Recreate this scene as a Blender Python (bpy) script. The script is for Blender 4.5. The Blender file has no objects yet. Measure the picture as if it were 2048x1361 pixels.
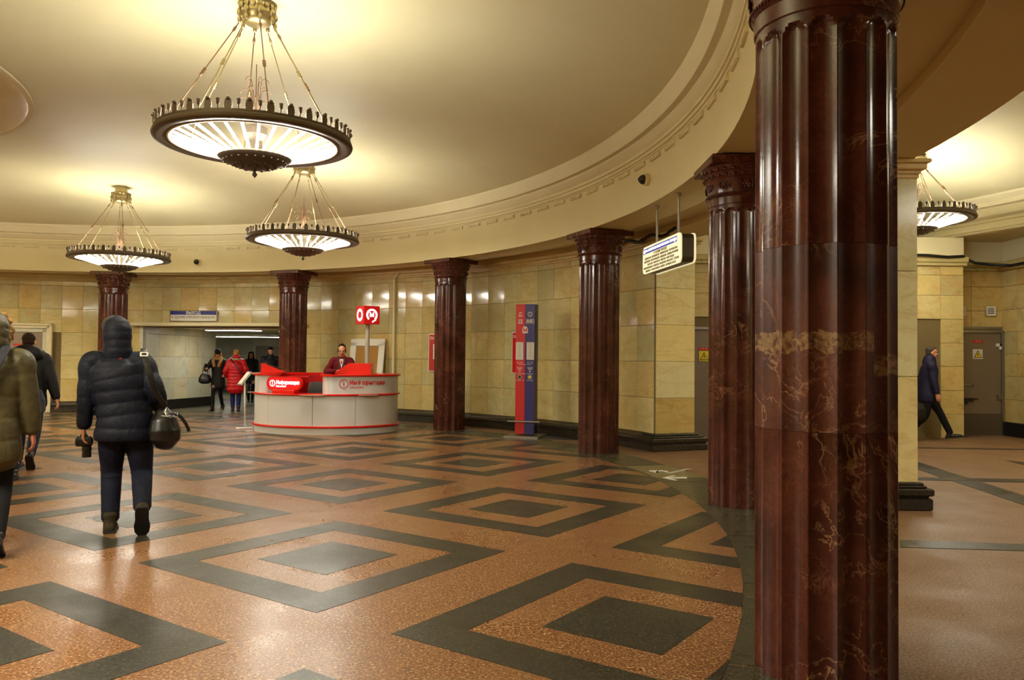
import bpy, bmesh, math, random
from math import sin, cos, pi, radians as rad, sqrt, atan2, hypot
from mathutils import Vector as V, Matrix as M
random.seed(7)
SC = bpy.context.scene
COL = SC.collection

# ------------------------------------------------------------------ camera, exposure, world, lights
F_PX, PITCH, ROLL, CAM_H = 1597.9, 0.0249, 0.0095, 1.45
cam_d = bpy.data.cameras.new('camera'); cam = bpy.data.objects.new('camera', cam_d); COL.objects.link(cam)
cam_d.sensor_width = 36; cam_d.lens = F_PX * 36 / 2048; cam_d.clip_start = .05; cam_d.clip_end = 200
_f = V((0, cos(PITCH), sin(PITCH))); _u0 = V((0, -sin(PITCH), cos(PITCH))); _r0 = V((1, 0, 0))
_r = _r0 * cos(ROLL) + _u0 * sin(ROLL); _u = _u0 * cos(ROLL) - _r0 * sin(ROLL)
cam.matrix_world = M(((_r.x, _u.x, -_f.x, 0), (_r.y, _u.y, -_f.y, 0), (_r.z, _u.z, -_f.z, CAM_H), (0, 0, 0, 1)))
SC.camera = cam
SC.view_settings.view_transform = 'Standard'; SC.view_settings.look = 'None'
SC.view_settings.gamma = 1; SC.view_settings.use_curve_mapping = False
SC.view_settings.exposure = 2.02
world = bpy.data.worlds.new('world'); SC.world = world; world.use_nodes = True
world.node_tree.nodes['Background'].inputs[0].default_value = (.5, .36, .2, 1)
world.node_tree.nodes['Background'].inputs[1].default_value = .06
SC.cycles.use_denoising = True
SC.cycles.max_bounces = 9; SC.cycles.diffuse_bounces = 6; SC.cycles.glossy_bounces = 3
SC.cycles.sample_clamp_indirect = 4; SC.cycles.caustics_reflective = False; SC.cycles.caustics_refractive = False
LAMP_COL = (1.0, .955, .82)
TUBE_POWER = 17.0            # emission strength of a fluorescent tube
CX, CY = -9.292, 8.161       # centre of the round hall
RING_Z = 3.52
LAMPS = [(-2.535, 7.78), (-3.66, 13.9), (-8.04, 16.3)]
def area(name, loc, size, power, down=True, color=LAMP_COL):
    l = bpy.data.lights.new(name, 'AREA'); l.shape = 'DISK'; l.size = size; l.energy = power; l.color = color
    o = bpy.data.objects.new(name, l); COL.objects.link(o); o.location = loc
    if not down: o.rotation_euler = (pi, 0, 0)
    return o
# the same chandeliers go on round the hall outside the frame; each is a disc of tubes shining up and down
for i, a in enumerate((128, 174, 220, 266, 312)):
    p = (CX + 7.6 * cos(rad(a)), CY + 7.6 * sin(rad(a)), RING_Z)
    area('ring_light', p, 1.7, 75, True); area('ring_light', p, 1.7, 75, False)
for p in ((6.9, 3.2, 4.0), (8.3, 7.6, 4.0)):
    area('ring_light', p, 1.7, 34, True); area('ring_light', p, 1.7, 22, False)

# ------------------------------------------------------------------ helpers
def lin(c):
    return tuple((x / 12.92 if x <= .04045 else ((x + .055) / 1.055) ** 2.4) for x in c)
def rgb(r, g, b): return lin((r / 255, g / 255, b / 255)) + (1,)
def ray(x, y):
    x -= 1024; y -= 680.5
    a = cos(ROLL) * x + sin(ROLL) * y; b = -sin(ROLL) * x + cos(ROLL) * y
    return V((a / F_PX, cos(PITCH) + sin(PITCH) * b / F_PX, sin(PITCH) - cos(PITCH) * b / F_PX))
def at_z(x, y, z):
    v = ray(x, y); return v * ((z - CAM_H) / v.z) + V((0, 0, CAM_H))
def at_y(x, y, Y):
    v = ray(x, y); return v * (Y / v.y) + V((0, 0, CAM_H))
def pol(R, deg, z=0): return V((CX + R * cos(rad(deg)), CY + R * sin(rad(deg)), z))

def link(name, mesh, parent=None, loc=None, rotz=0, mat=None):
    o = bpy.data.objects.new(name, mesh); COL.objects.link(o)
    if parent is not None: o.parent = parent
    if loc is not None: o.location = loc
    if rotz: o.rotation_euler = (0, 0, rotz)
    return o
def tag(o, label=None, cat=None, group=None, kind=None):
    if label: o['label'] = label
    if cat: o['category'] = cat
    if group: o['group'] = group
    if kind: o['kind'] = kind
    return o
def thing(name, label, cat, loc=(0, 0, 0), rotz=0, group=None):
    o = bpy.data.objects.new(name, None); COL.objects.link(o)
    o.location = loc; o.rotation_euler = (0, 0, rotz); o.empty_display_size = .2
    return tag(o, label, cat, group)

class MB:
    """collects shapes, then builds ONE mesh"""
    def __init__(s): s.v = []; s.f = []; s.mi = []; s.m = 0
    def add(s, vs, fs):
        b = len(s.v); s.v += [tuple(p) for p in vs]
        for f in fs: s.f.append(tuple(b + i for i in f)); s.mi.append(s.m)
        return s
    def box(s, c, d, rot=None, ch=0):
        hx, hy, hz = d[0] / 2, d[1] / 2, d[2] / 2; c = V(c)
        if ch:
            vs = []
            for sz in (-1, 1):
                for (kx, ky, kz) in ((hx - ch, hy - ch, hz), (hx, hy, hz - ch)):
                    ring = [(-kx, -ky), (kx, -ky), (kx, ky), (-kx, ky)]
                    vs.append([V((x, y, sz * kz)) for x, y in ring])
            order = [vs[0], vs[1], vs[3], vs[2]]
            flat = [p for r in order for p in r]
            fs = [(3, 2, 1, 0), (12, 13, 14, 15)]
            for k in range(3):
                for j in range(4):
                    a = k * 4 + j; b = k * 4 + (j + 1) % 4; fs.append((a, b, b + 4, a + 4))
            vs = flat
        else:
            vs = [V((x, y, z)) for z in (-hz, hz) for x, y in ((-hx, -hy), (hx, -hy), (hx, hy), (-hx, hy))]
            fs = [(3, 2, 1, 0), (4, 5, 6, 7), (0, 1, 5, 4), (1, 2, 6, 5), (2, 3, 7, 6), (3, 0, 4, 7)]
        if rot is not None: vs = [rot @ p for p in vs]
        return s.add([p + c for p in vs], fs)
    def lathe(s, prof, n=32, c=(0, 0, 0), a0=0, a1=360, closed=False, caps=False):
        """prof: (r,z) list; closed = profile is a loop"""
        full = abs(a1 - a0) >= 359.9; m = n if full else n + 1
        vs = []
        for i in range(m):
            a = rad(a0 + (a1 - a0) * i / n)
            for r, z in prof: vs.append((c[0] + r * cos(a), c[1] + r * sin(a), c[2] + z))
        k = len(prof); fs = []
        for i in range(n):
            j = (i + 1) % m
            for q in range(k if closed else k - 1):
                q2 = (q + 1) % k
                fs.append((i * k + q, j * k + q, j * k + q2, i * k + q2))
        if caps and not full:
            fs.append(tuple(range(k))); fs.append(tuple(n * k + q for q in reversed(range(k))))
        return s.add(vs, fs)
    def loft(s, secs, ref=(1, 0, 0), n=14, cap=True, power=2.0):
        """secs: (pos, r_lateral, r_other)"""
        P = [V(p[0]) for p in secs]; R = [(p[1], p[2] if len(p) > 2 else p[1]) for p in secs]
        if cap:
            capm = cap; t0 = (P[0] - P[1]).normalized(); t1 = (P[-1] - P[-2]).normalized()
            r0 = min(R[0]); r1 = min(R[-1])
            if capm == 'top': r0 = .02
            P = [P[0] + t0 * r0 * .55, P[0] + t0 * r0 * .35] + P + [P[-1] + t1 * r1 * .35, P[-1] + t1 * r1 * .55]
            R = [(R[0][0] * .35, R[0][1] * .35), (R[0][0] * .78, R[0][1] * .78)] + R + [(R[-1][0] * .78, R[-1][1] * .78), (R[-1][0] * .35, R[-1][1] * .35)]
        ref = V(ref); vs = []
        for i in range(len(P)):
            t = (P[min(i + 1, len(P) - 1)] - P[max(i - 1, 0)]).normalized()
            lat = ref - t * ref.dot(t)
            if lat.length < 1e-4: lat = V((0, 1, 0)) - t * t.y
            lat.normalize(); oth = t.cross(lat)
            for j in range(n):
                a = 2 * pi * j / n; ca, sa = cos(a), sin(a)
                if power != 2:
                    ca = abs(ca) ** (2 / power) * (1 if ca >= 0 else -1); sa = abs(sa) ** (2 / power) * (1 if sa >= 0 else -1)
                vs.append(P[i] + lat * ca * R[i][0] + oth * sa * R[i][1])
        fs = []
        for i in range(len(P) - 1):
            for j in range(n):
                k = (j + 1) % n; fs.append((i * n + j, i * n + k, (i + 1) * n + k, (i + 1) * n + j))
        fs.append(tuple(reversed(range(n)))); fs.append(tuple((len(P) - 1) * n + j for j in range(n)))
        return s.add(vs, fs)
    def tube(s, pts, r, n=8): return s.loft([(p, r) for p in pts], ref=(.31, .17, .93), n=n, cap=False)
    def ell(s, c, r, rot=None, n=16, m=10):
        vs = [V((0, 0, r[2]))]
        for i in range(1, m):
            th = pi * i / m
            for j in range(n):
                a = 2 * pi * j / n; vs.append(V((r[0] * sin(th) * cos(a), r[1] * sin(th) * sin(a), r[2] * cos(th))))
        vs.append(V((0, 0, -r[2]))); fs = []
        for j in range(n): fs.append((0, 1 + j, 1 + (j + 1) % n))
        for i in range(m - 2):
            for j in range(n):
                k = (j + 1) % n; fs.append((1 + i * n + j, 1 + (i + 1) * n + j, 1 + (i + 1) * n + k, 1 + i * n + k))
        l = len(vs) - 1
        for j in range(n): fs.append((l, 1 + (m - 2) * n + (j + 1) % n, 1 + (m - 2) * n + j))
        if rot is not None: vs = [rot @ p for p in vs]
        c = V(c); return s.add([p + c for p in vs], fs)
    def prism(s, poly, depth, o=(0, 0, 0), ex=(1, 0, 0), ey=(0, 0, 1), ez=None):
        """flat outline (2D) in the ex/ey plane, thickness along ez, from the plane outwards"""
        o, ex, ey = V(o), V(ex), V(ey); ez = V(ez) if ez is not None else ex.cross(ey)
        a = [o + ex * x + ey * y for x, y in poly]; b = [p + ez * depth for p in a]; n = len(poly)
        fs = [tuple(reversed(range(n))), tuple(range(n, 2 * n))]
        for i in range(n):
            j = (i + 1) % n; fs.append((i, j, j + n, i + n))
        return s.add(a + b, fs)
    def ring(s, ro, ri, depth, o, ex, ey, n=28, sx=1, sy=1, a0=0, a1=2 * pi):
        o, ex, ey = V(o), V(ex), V(ey); ez = ex.cross(ey); vs = []
        full = a1 - a0 > 6.28; m = n if full else n + 1
        for i in range(m):
            a = a0 + (a1 - a0) * i / n; d = ex * cos(a) * sx + ey * sin(a) * sy
            vs += [o + d * ri, o + d * ro, o + d * ro + ez * depth, o + d * ri + ez * depth]
        fs = []
        for i in range(n):
            j = (i + 1) % m
            for q in range(4): r = (q + 1) % 4; fs.append((i * 4 + q, j * 4 + q, j * 4 + r, i * 4 + r))
        if not full: fs += [(0, 1, 2, 3), (n * 4 + 3, n * 4 + 2, n * 4 + 1, n * 4)]
        return s.add(vs, fs)
    def mesh(s, name, mats, smooth=False, angle=None):
        me = bpy.data.meshes.new(name); me.from_pydata(s.v, [], s.f)
        for m in (mats if isinstance(mats, (list, tuple)) else [mats]): me.materials.append(m)
        if s.m or any(s.mi): me.polygons.foreach_set('material_index', s.mi)
        bm = bmesh.new(); bm.from_mesh(me); bmesh.ops.recalc_face_normals(bm, faces=bm.faces); bm.to_mesh(me); bm.free()
        if smooth: me.polygons.foreach_set('use_smooth', [True] * len(me.polygons))
        if smooth and angle:
            try: me.set_sharp_from_angle(angle=rad(angle))
            except Exception: pass
        return me
    def build(s, name, mats, parent=None, loc=None, rotz=0, smooth=False, angle=None):
        return link(name, s.mesh(name, mats, smooth, angle), parent, loc, rotz)

def remeshed(mb, voxel, mats, name, smooth=4, factor=.5):
    """one continuous surface out of overlapping closed shapes"""
    me = mb.mesh(name, mats); o = bpy.data.objects.new('tmp', me); COL.objects.link(o)
    r = o.modifiers.new('r', 'REMESH'); r.mode = 'VOXEL'; r.voxel_size = voxel; r.use_smooth_shade = True
    if smooth:
        q = o.modifiers.new('s', 'SMOOTH'); q.iterations = smooth; q.factor = factor
    dg = bpy.context.evaluated_depsgraph_get(); dg.update()
    out = bpy.data.meshes.new_from_object(o.evaluated_get(dg)); out.name = name
    bpy.data.objects.remove(o); bpy.data.meshes.remove(me)
    if not out.materials:
        for m in (mats if isinstance(mats, (list, tuple)) else [mats]): out.materials.append(m)
    return out

def text(parent, body, size, mat, o, ex, ey, name='lettering', align='CENTER', depth=.002, sx=1.0, bold=0.0):
    c = bpy.data.curves.new(name, 'FONT'); c.body = body; c.size = size; c.align_x = align; c.align_y = 'CENTER'
    c.extrude = depth / 2; c.offset = bold; c.resolution_u = 3
    t = bpy.data.objects.new('tmp', c); COL.objects.link(t)
    dg = bpy.context.evaluated_depsgraph_get(); me = bpy.data.meshes.new_from_object(t.evaluated_get(dg))
    bpy.data.objects.remove(t); bpy.data.curves.remove(c)
    me.name = name; me.materials.clear(); me.materials.append(mat)
    ex, ey = V(ex).normalized(), V(ey).normalized(); ez = ex.cross(ey); o = V(o)
    me.transform(M(((ex.x * sx, ey.x, ez.x, o.x), (ex.y * sx, ey.y, ez.y, o.y), (ex.z * sx, ey.z, ez.z, o.z), (0, 0, 0, 1))))
    return link(name, me, parent)

# ------------------------------------------------------------------ materials
def mat(name, color=(.5, .5, .5, 1), rough=.5, metal=0, spec=.5, emit=None, estr=0, coat=0):
    m = bpy.data.materials.new(name); m.use_nodes = True; b = m.node_tree.nodes['Principled BSDF']
    b.inputs['Base Color'].default_value = color; b.inputs['Roughness'].default_value = rough
    b.inputs['Metallic'].default_value = metal; b.inputs['Specular IOR Level'].default_value = spec
    if coat: b.inputs['Coat Weight'].default_value = coat; b.inputs['Coat Roughness'].default_value = .08
    if emit: b.inputs['Emission Color'].default_value = emit; b.inputs['Emission Strength'].default_value = estr
    return m
class NT:
    def __init__(s, m): s.t = m.node_tree; s.b = s.t.nodes['Principled BSDF']
    def n(s, typ, **kw):
        x = s.t.nodes.new(typ)
        for k, v in kw.items(): setattr(x, k, v)
        return x
    def l(s, a, b): s.t.links.new(a, b)
    def coords(s, kind='Object', rnd=0, scale=(1, 1, 1)):
        tc = s.n('ShaderNodeTexCoord'); mp = s.n('ShaderNodeMapping'); s.l(tc.outputs[kind], mp.inputs[0]); mp.inputs['Scale'].default_value = scale
        if rnd:
            oi = s.n('ShaderNodeObjectInfo'); mu = s.n('ShaderNodeMath', operation='MULTIPLY'); mu.inputs[1].default_value = rnd
            s.l(oi.outputs['Random'], mu.inputs[0]); s.l(mu.outputs[0], mp.inputs['Location'])
        return mp.outputs[0]
    def noise(s, co, scale, detail=3, rough=.55, dist=0):
        x = s.n('ShaderNodeTexNoise'); x.inputs['Scale'].default_value = scale; x.inputs['Detail'].default_value = detail
        x.inputs['Roughness'].default_value = rough; x.inputs['Distortion'].default_value = dist; s.l(co, x.inputs['Vector']); return x.outputs[0]
    def ramp(s, fac, stops):
        x = s.n('ShaderNodeValToRGB'); e = x.color_ramp.elements
        while len(e) < len(stops): e.new(.5)
        for k, (p, c) in enumerate(stops): e[k].position = p; e[k].color = c if len(c) == 4 else tuple(c) + (1,)
        s.l(fac, x.inputs[0]); return x.outputs[0]
    def mix(s, fac, a, b, mode='MIX'):
        x = s.n('ShaderNodeMix', data_type='RGBA', blend_type=mode)
        for sock, val in ((0, fac), (6, a), (7, b)):
            if hasattr(val, 'links') or hasattr(val, 'is_output'): s.l(val, x.inputs[sock])
            else: x.inputs[sock].default_value = val
        return x.outputs[2]
    def math(s, op, a, b=0.0, clamp=False):
        x = s.n('ShaderNodeMath', operation=op, use_clamp=clamp)
        for k, val in ((0, a), (1, b)):
            if hasattr(val, 'is_output'): s.l(val, x.inputs[k])
            else: x.inputs[k].default_value = val
        return x.outputs[0]
    def bump(s, h, strength=.2, dist=.01):
        x = s.n('ShaderNodeBump'); x.inputs['Strength'].default_value = strength; x.inputs['Distance'].default_value = dist
        s.l(h, x.inputs['Height']); s.l(x.outputs[0], s.b.inputs['Normal'])
G = lambda v: (v, v, v, 1)

def m_red_marble(name='red_marble', base=(79, 39, 30)):
    m = mat(name, rough=.2, spec=.34); t = NT(m); co = t.coords(rnd=37)
    n1 = t.noise(co, 3.0, 5, .6, .4); n2 = t.noise(co, 38, 4, .7); n3 = t.noise(co, 140, 2)
    k = tuple(base)
    c = t.ramp(n1, [(.3, rgb(k[0] * .62, k[1] * .62, k[2] * .62)), (.5, rgb(*k)), (.72, rgb(k[0] * 1.28, k[1] * 1.35, k[2] * 1.35))])
    c = t.mix(t.ramp(n2, [(.35, G(0)), (.7, G(.55))]), c, rgb(k[0] * .7, k[1] * .65, k[2] * .6))
    c = t.mix(t.ramp(n3, [(.68, G(0)), (.74, G(.5))]), c, rgb(150, 105, 80))
    # veins: warped cell edges, kept only in patches
    w = t.n('ShaderNodeVectorMath', operation='ADD'); wn = t.n('ShaderNodeTexNoise'); wn.inputs['Scale'].default_value = 3.5; wn.inputs['Detail'].default_value = 4
    t.l(co, wn.inputs['Vector']); sc = t.n('ShaderNodeVectorMath', operation='SCALE'); sc.inputs['Scale'].default_value = .22
    t.l(wn.outputs['Color'], sc.inputs[0]); t.l(co, w.inputs[0]); t.l(sc.outputs[0], w.inputs[1])
    for s_, th, col, pz, lo in ((1.5, .005, (170, 132, 96), .9, .56), (3.1, .006, (160, 118, 84), 1.4, .57), (7.0, .010, (146, 106, 76), 1.7, .60)):
        v = t.math('ABSOLUTE', t.math('SUBTRACT', t.noise(w.outputs[0], s_, 5, .62, 1.1), .5))
        v = t.ramp(v, [(0, G(1)), (th, G(.45)), (th * 2.2, G(0))])
        mk = t.ramp(t.noise(co, pz, 2), [(lo, G(0)), (lo + .12, G(.9))])
        c = t.mix(t.math('MULTIPLY', v, mk), c, rgb(*col))
    t.l(c, t.b.inputs['Base Color'])
    t.l(t.ramp(n1, [(.3, G(.11)), (.7, G(.2))]), t.b.inputs['Roughness']); t.bump(n2, .05, .004)
    return m
def m_onyx(name, a, b, cvein, rough=.16, rnd=61, sc=1.0, vein=.55):
    m = mat(name, rough=rough); t = NT(m); co = t.coords(rnd=rnd)
    oi = t.n('ShaderNodeObjectInfo')
    n1 = t.noise(co, 1.6 * sc, 5, .6, 1.2); n2 = t.noise(co, 14 * sc, 4, .65)
    c = t.ramp(n1, [(.28, rgb(*a)), (.72, rgb(*b))])
    tint = t.ramp(oi.outputs['Random'], [(0, (.82, .83, .80, 1)), (.25, (.98, .97, .92, 1)), (.5, (1.08, 1.06, 1.0, 1)), (.75, (1.08, .96, .74, 1)), (.88, (1.0, .84, .64, 1)), (1, (.92, .95, .9, 1))])
    c = t.mix(1, c, tint, 'MULTIPLY')
    band = t.noise(t.coords(rnd=rnd, scale=(.6, .6, 2.2)), 2.2 * sc, 6, .62, 2.2)
    c = t.mix(t.ramp(band, [(.53, G(0)), (.6, G(vein)), (.66, G(0))]), c, rgb(*cvein))
    c = t.mix(t.ramp(t.noise(co, 1.1 * sc, 3), [(.62, G(0)), (.78, G(.45))]), c, rgb(*cvein))
    c = t.mix(t.ramp(n2, [(.4, G(0)), (.8, G(.22))]), c, rgb(a[0] * .8, a[1] * .78, a[2] * .7))
    t.l(c, t.b.inputs['Base Color']); t.l(t.ramp(n1, [(.3, G(rough * .8)), (.7, G(rough * 1.4))]), t.b.inputs['Roughness'])
    t.bump(t.noise(co, 2.5, 2), .12, .01)
    return m
def m_granite(name, cols, rough=.3, fl=.5):
    m = mat(name, rough=rough, spec=.36); t = NT(m); co = t.coords()
    big = t.noise(co, .5, 2); sp = t.noise(co, 72, 1.5, .6); sp2 = t.noise(co, 19, 2, .6)
    c = t.ramp(sp, [(.33, rgb(*cols[0])), (.43, rgb(*cols[1])), (.57, rgb(*cols[2])), (.68, rgb(*cols[3]))])
    c = t.mix(t.ramp(sp2, [(.4, G(0)), (.7, G(fl))]), c, rgb(*cols[1]))
    c = t.mix(t.ramp(big, [(.35, G(0)), (.7, G(.35))]), c, rgb(*cols[4]))
    t.l(c, t.b.inputs['Base Color'])
    t.l(t.ramp(t.noise(co, 1.3, 4), [(.3, G(rough * .75)), (.7, G(rough * 1.3))]), t.b.inputs['Roughness'])
    t.bump(t.noise(co, 24, 1, .5), .09, .004)
    return m
def m_plaster(name, c1, c2, rough=.55):
    m = mat(name, rough=rough, spec=.3); t = NT(m); co = t.coords()
    t.l(t.ramp(t.noise(co, .8, 4), [(.3, rgb(*c1)), (.7, rgb(*c2))]), t.b.inputs['Base Color']); t.bump(t.noise(co, 9, 3), .04, .01)
    return m
def m_cloth(name, c, rough=.6, wr=.35, scale=14, spec=.35):
    m = mat(name, rgb(*c), rough, spec=spec); t = NT(m); co = t.coords()
    n = t.noise(co, scale, 4, .6, .8)
    t.l(t.ramp(n, [(.3, rgb(c[0] * .8, c[1] * .8, c[2] * .8)), (.7, rgb(min(255, c[0] * 1.15), min(255, c[1] * 1.15), min(255, c[2] * 1.15)))]), t.b.inputs['Base Color'])
    t.bump(n, wr, .012); return m
def m_hair(name, c):
    m = mat(name, rgb(*c), .65, spec=.15); t = NT(m); co = t.coords(scale=(6, 6, 1)); n = t.noise(co, 40, 3, .7)
    t.l(t.ramp(n, [(.3, rgb(c[0] * .6, c[1] * .6, c[2] * .6)), (.7, rgb(min(255, c[0] * 1.3), min(255, c[1] * 1.3), min(255, c[2] * 1.3)))]), t.b.inputs['Base Color']); t.bump(n, .5, .01); return m

RED = m_red_marble()
RED_CAP = m_red_marble('red_marble_capital', (84, 41, 31))
TILE = m_onyx('onyx_tile', (188, 178, 128), (212, 202, 156), (190, 142, 74), rough=.075, vein=.4)
TILE_P = m_onyx('pale_slab', (226, 220, 172), (236, 230, 188), (206, 172, 112), rough=.14, vein=.4)
TILE_W = m_onyx('white_marble_tile', (204, 202, 180), (220, 218, 198), (190, 182, 152), rough=.3, vein=.25)
TILE_O = m_onyx('ochre_tile', (184, 168, 110), (204, 188, 132), (186, 134, 72), rough=.3)
JOINT = mat('joint_mortar', rgb(110, 92, 52), .8)
BASE = m_granite('dark_plinth_marble', [(30, 26, 20), (44, 38, 30), (52, 46, 36), (74, 66, 52), (40, 34, 26)], .18)
GR_RED = m_granite('red_granite', [(44, 38, 26), (120, 76, 44), (136, 92, 56), (196, 164, 122), (122, 90, 56)], .30, fl=.35)
GR_DARK = m_granite('dark_granite', [(22, 22, 17), (43, 41, 33), (52, 49, 39), (88, 84, 68), (48, 45, 36)], .36)
GR_BAND = m_granite('grey_green_granite', [(40, 39, 27), (62, 60, 44), (70, 67, 49), (96, 92, 70), (66, 63, 46)], .28)
GR_BROWN = m_granite('brown_granite', [(54, 44, 30), (116, 84, 56), (128, 96, 64), (168, 138, 100), (118, 90, 58)], .5)
CONC = m_granite('grey_floor', [(74, 70, 54), (96, 92, 72), (104, 100, 78), (124, 120, 96), (94, 88, 68)], .35)
CEIL = m_plaster('ceiling_plaster', (210, 201, 160), (218, 209, 168))
PLAS = m_plaster('cornice_plaster', (216, 206, 166), (224, 214, 176))
SOFF = m_plaster('soffit_plaster', (204, 188, 146), (212, 196, 154))
CAPC = m_plaster('mushroom_paint', (196, 170, 116), (206, 182, 128), .3)
BRONZE = mat('dark_bronze', rgb(96, 84, 68), .45, .35)
BRASS = mat('brass', rgb(160, 144, 100), .33, .8)
BRONZE_R = mat('reddish_bronze_rod', rgb(124, 92, 66), .35, .7)
TUBE = mat('fluorescent_tube', (1, 1, 1, 1), .4, emit=(1, .955, .83, 1), estr=TUBE_POWER)
REFL = mat('reflector_white', rgb(226, 214, 180), .4)
WHITE = mat('white_paint', rgb(226, 224, 214), .5)
SILVER = mat('silver_laminate', rgb(218, 220, 222), .34, .1)
DREDG = mat('gloss_red', rgb(214, 26, 16), .22)
DREDM = mat('matt_red', rgb(196, 20, 18), .4)
GLOWRED = mat('lit_red_panel', rgb(214, 16, 24), .3, emit=rgb(230, 10, 20), estr=.16)
CUBERED = mat('lit_cube_red', rgb(190, 16, 20), .35, emit=rgb(190, 8, 12), estr=.04)
GLOWW = mat('lit_white_letters', (1, 1, 1, 1), .4, emit=(1, .9, .95, 1), estr=.75)
DARK = mat('dark_plastic', rgb(24, 22, 22), .4)
BLACKL = mat('black_leather', rgb(20, 17, 14), .33)
STEEL = mat('steel', rgb(150, 146, 136), .3, .9)
GREYP = mat('grey_pole', rgb(168, 162, 146), .4, .2)
DOORM = mat('grey_metal_door', rgb(128, 112, 92), .38, .3)
YEL = mat('warning_yellow', rgb(224, 200, 20), .5)
BLACK = mat('black', rgb(12, 12, 12), .5)
BLUE = mat('sign_blue', rgb(30, 36, 130), .4)
NAVYP = mat('navy_panel', rgb(36, 30, 110), .35)
PAPER = mat('paper', rgb(214, 210, 200), .6)
GREYT = mat('grey_print', rgb(90, 88, 100), .6)
CORK = mat('cork_board', rgb(168, 122, 56), .8)

# ------------------------------------------------------------------ floor
def circ_poly(R, n=96): return [(CX + R * cos(2 * pi * i / n), CY + R * sin(2 * pi * i / n)) for i in range(n)]
def clip_circle(poly, R, n=96):
    """Sutherland-Hodgman against a regular n-gon"""
    out = poly
    for i in range(n):
        a = 2 * pi * (i + .5) / n; nx, ny = cos(a), sin(a); d = R * cos(pi / n)
        f = lambda p: (p[0] - CX) * nx + (p[1] - CY) * ny - d
        if all(f(p) <= 0 for p in out): continue
        res = []
        for k in range(len(out)):
            p, q = out[k], out[(k + 1) % len(out)]; fp, fq = f(p), f(q)
            if fp <= 0: res.append(p)
            if (fp <= 0) != (fq <= 0):
                t = fp / (fp - fq); res.append((p[0] + (q[0] - p[0]) * t, p[1] + (q[1] - p[1]) * t))
        out = res
        if len(out) < 3: return []
    return out
fl = MB(); fl.box((2, 9, -.1), (64, 64, .2))
floor = tag(fl.build('floor', GR_BROWN), kind='structure')
hallfloor = MB(); hallfloor.prism(circ_poly(11.2), .002, (0, 0, 0), (1, 0, 0), (0, 1, 0)); hallfloor.build('red_granite_field', GR_RED, floor)
U = 1.84666; YAW = .9579; PP = 1.3169; OX, OY = -1.4119 * U, 3.052 * U
MF, MS = .1534, .3099
def lat(u, w): return (OX + U * (u * cos(YAW) + w * sin(YAW)), OY + U * (u * sin(YAW) - w * cos(YAW)))
for i in range(-5, 7):
    for j in range(-8, 4):
        c = lat(i * PP + .5, j * PP + .5)
        if hypot(c[0] - CX, c[1] - CY) > 12.7 or hypot(c[0] - CX, c[1] - CY) < 1.2: continue
        q = lambda a, b: lat(i * PP + a, j * PP + b)
        o_ = [q(0, 0), q(1, 0), q(1, 1), q(0, 1)]; n_ = [q(MF, MF), q(1 - MF, MF), q(1 - MF, 1 - MF), q(MF, 1 - MF)]
        mb = MB()
        for k in range(4):
            p = clip_circle([o_[k], o_[(k + 1) % 4], n_[(k + 1) % 4], n_[k]], 11.2)
            if p: mb.prism(p, .004, (0, 0, 0), (1, 0, 0), (0, 1, 0))
        if mb.v: mb.build('diamond_frame_inlay', GR_DARK, floor)
        p = clip_circle([q(MS, MS), q(1 - MS, MS), q(1 - MS, 1 - MS), q(MS, 1 - MS)], 11.2)
        if p: MB().prism(p, .004, (0, 0, 0), (1, 0, 0), (0, 1, 0)).build('diamond_inlay', GR_DARK, floor)
for k in range(48):
    a0 = k * 7.5 + .05
    MB().lathe([(11.2, 0), (11.85, 0), (11.85, .004), (11.2, .004)], 5, (CX, CY, 0), a0, a0 + 7.4, True, True).build('band_slab', GR_BAND, floor)
def strip(pts, m=GR_DARK):
    MB().prism([(p.x, p.y) for p in pts], .004, (0, 0, 0), (1, 0, 0), (0, 1, 0)).build('floor_strip', m, floor)
ST = mat('strip', (1, 1, 1, 1)); bpy.data.materials.remove(ST)
def ext(a, b, k):
    return a + (a - b) * k
A1, A2, B1, B2 = at_z(1800, 1081, 0), at_z(2047, 1090, 0), at_z(1800, 1096, 0), at_z(2047, 1103, 0)
strip([A1, ext(A2, A1, 6.2), ext(B2, B1, 6.2), B1])
A1, A2, B1, B2 = at_z(1836, 925, 0), at_z(2047, 992, 0), at_z(1836, 940, 0), at_z(2047, 1011, 0)
strip([A1, ext(A2, A1, .6), ext(B2, B1, .6), B1])
A1, A2, B1, B2 = at_z(1836, 956, 0), at_z(2047, 959.5, 0), at_z(1836, 961, 0), at_z(2047, 966, 0)
MB().prism([(p.x, p.y) for p in (A1, ext(A2, A1, 2), ext(B2, B1, 2), B1)], .006, (0, 0, 0), (1, 0, 0), (0, 1, 0)).build('floor_strip', GR_DARK, floor)
A1, A2, B1, B2 = at_z(1836, 895.5, 0), at_z(2047, 899, 0), at_z(1836, 897.5, 0), at_z(2047, 901, 0)
strip([A1, ext(A2, A1, 2), ext(B2, B1, 2), B1])
strip([at_z(2012, 922, 0), at_z(2047, 925, 0), at_z(2047, 931, 0)])
MB().prism([(p.x, p.y) for p in (pol(12.45, 92), pol(12.45, 73), V((-5, 36, 0)), V((-20, 36, 0)), V((-20, 24, 0)), V((-9.3, 24, 0)))], .003, (0, 0, 0), (1, 0, 0), (0, 1, 0)).build('passage_floor', CONC, floor)
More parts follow.
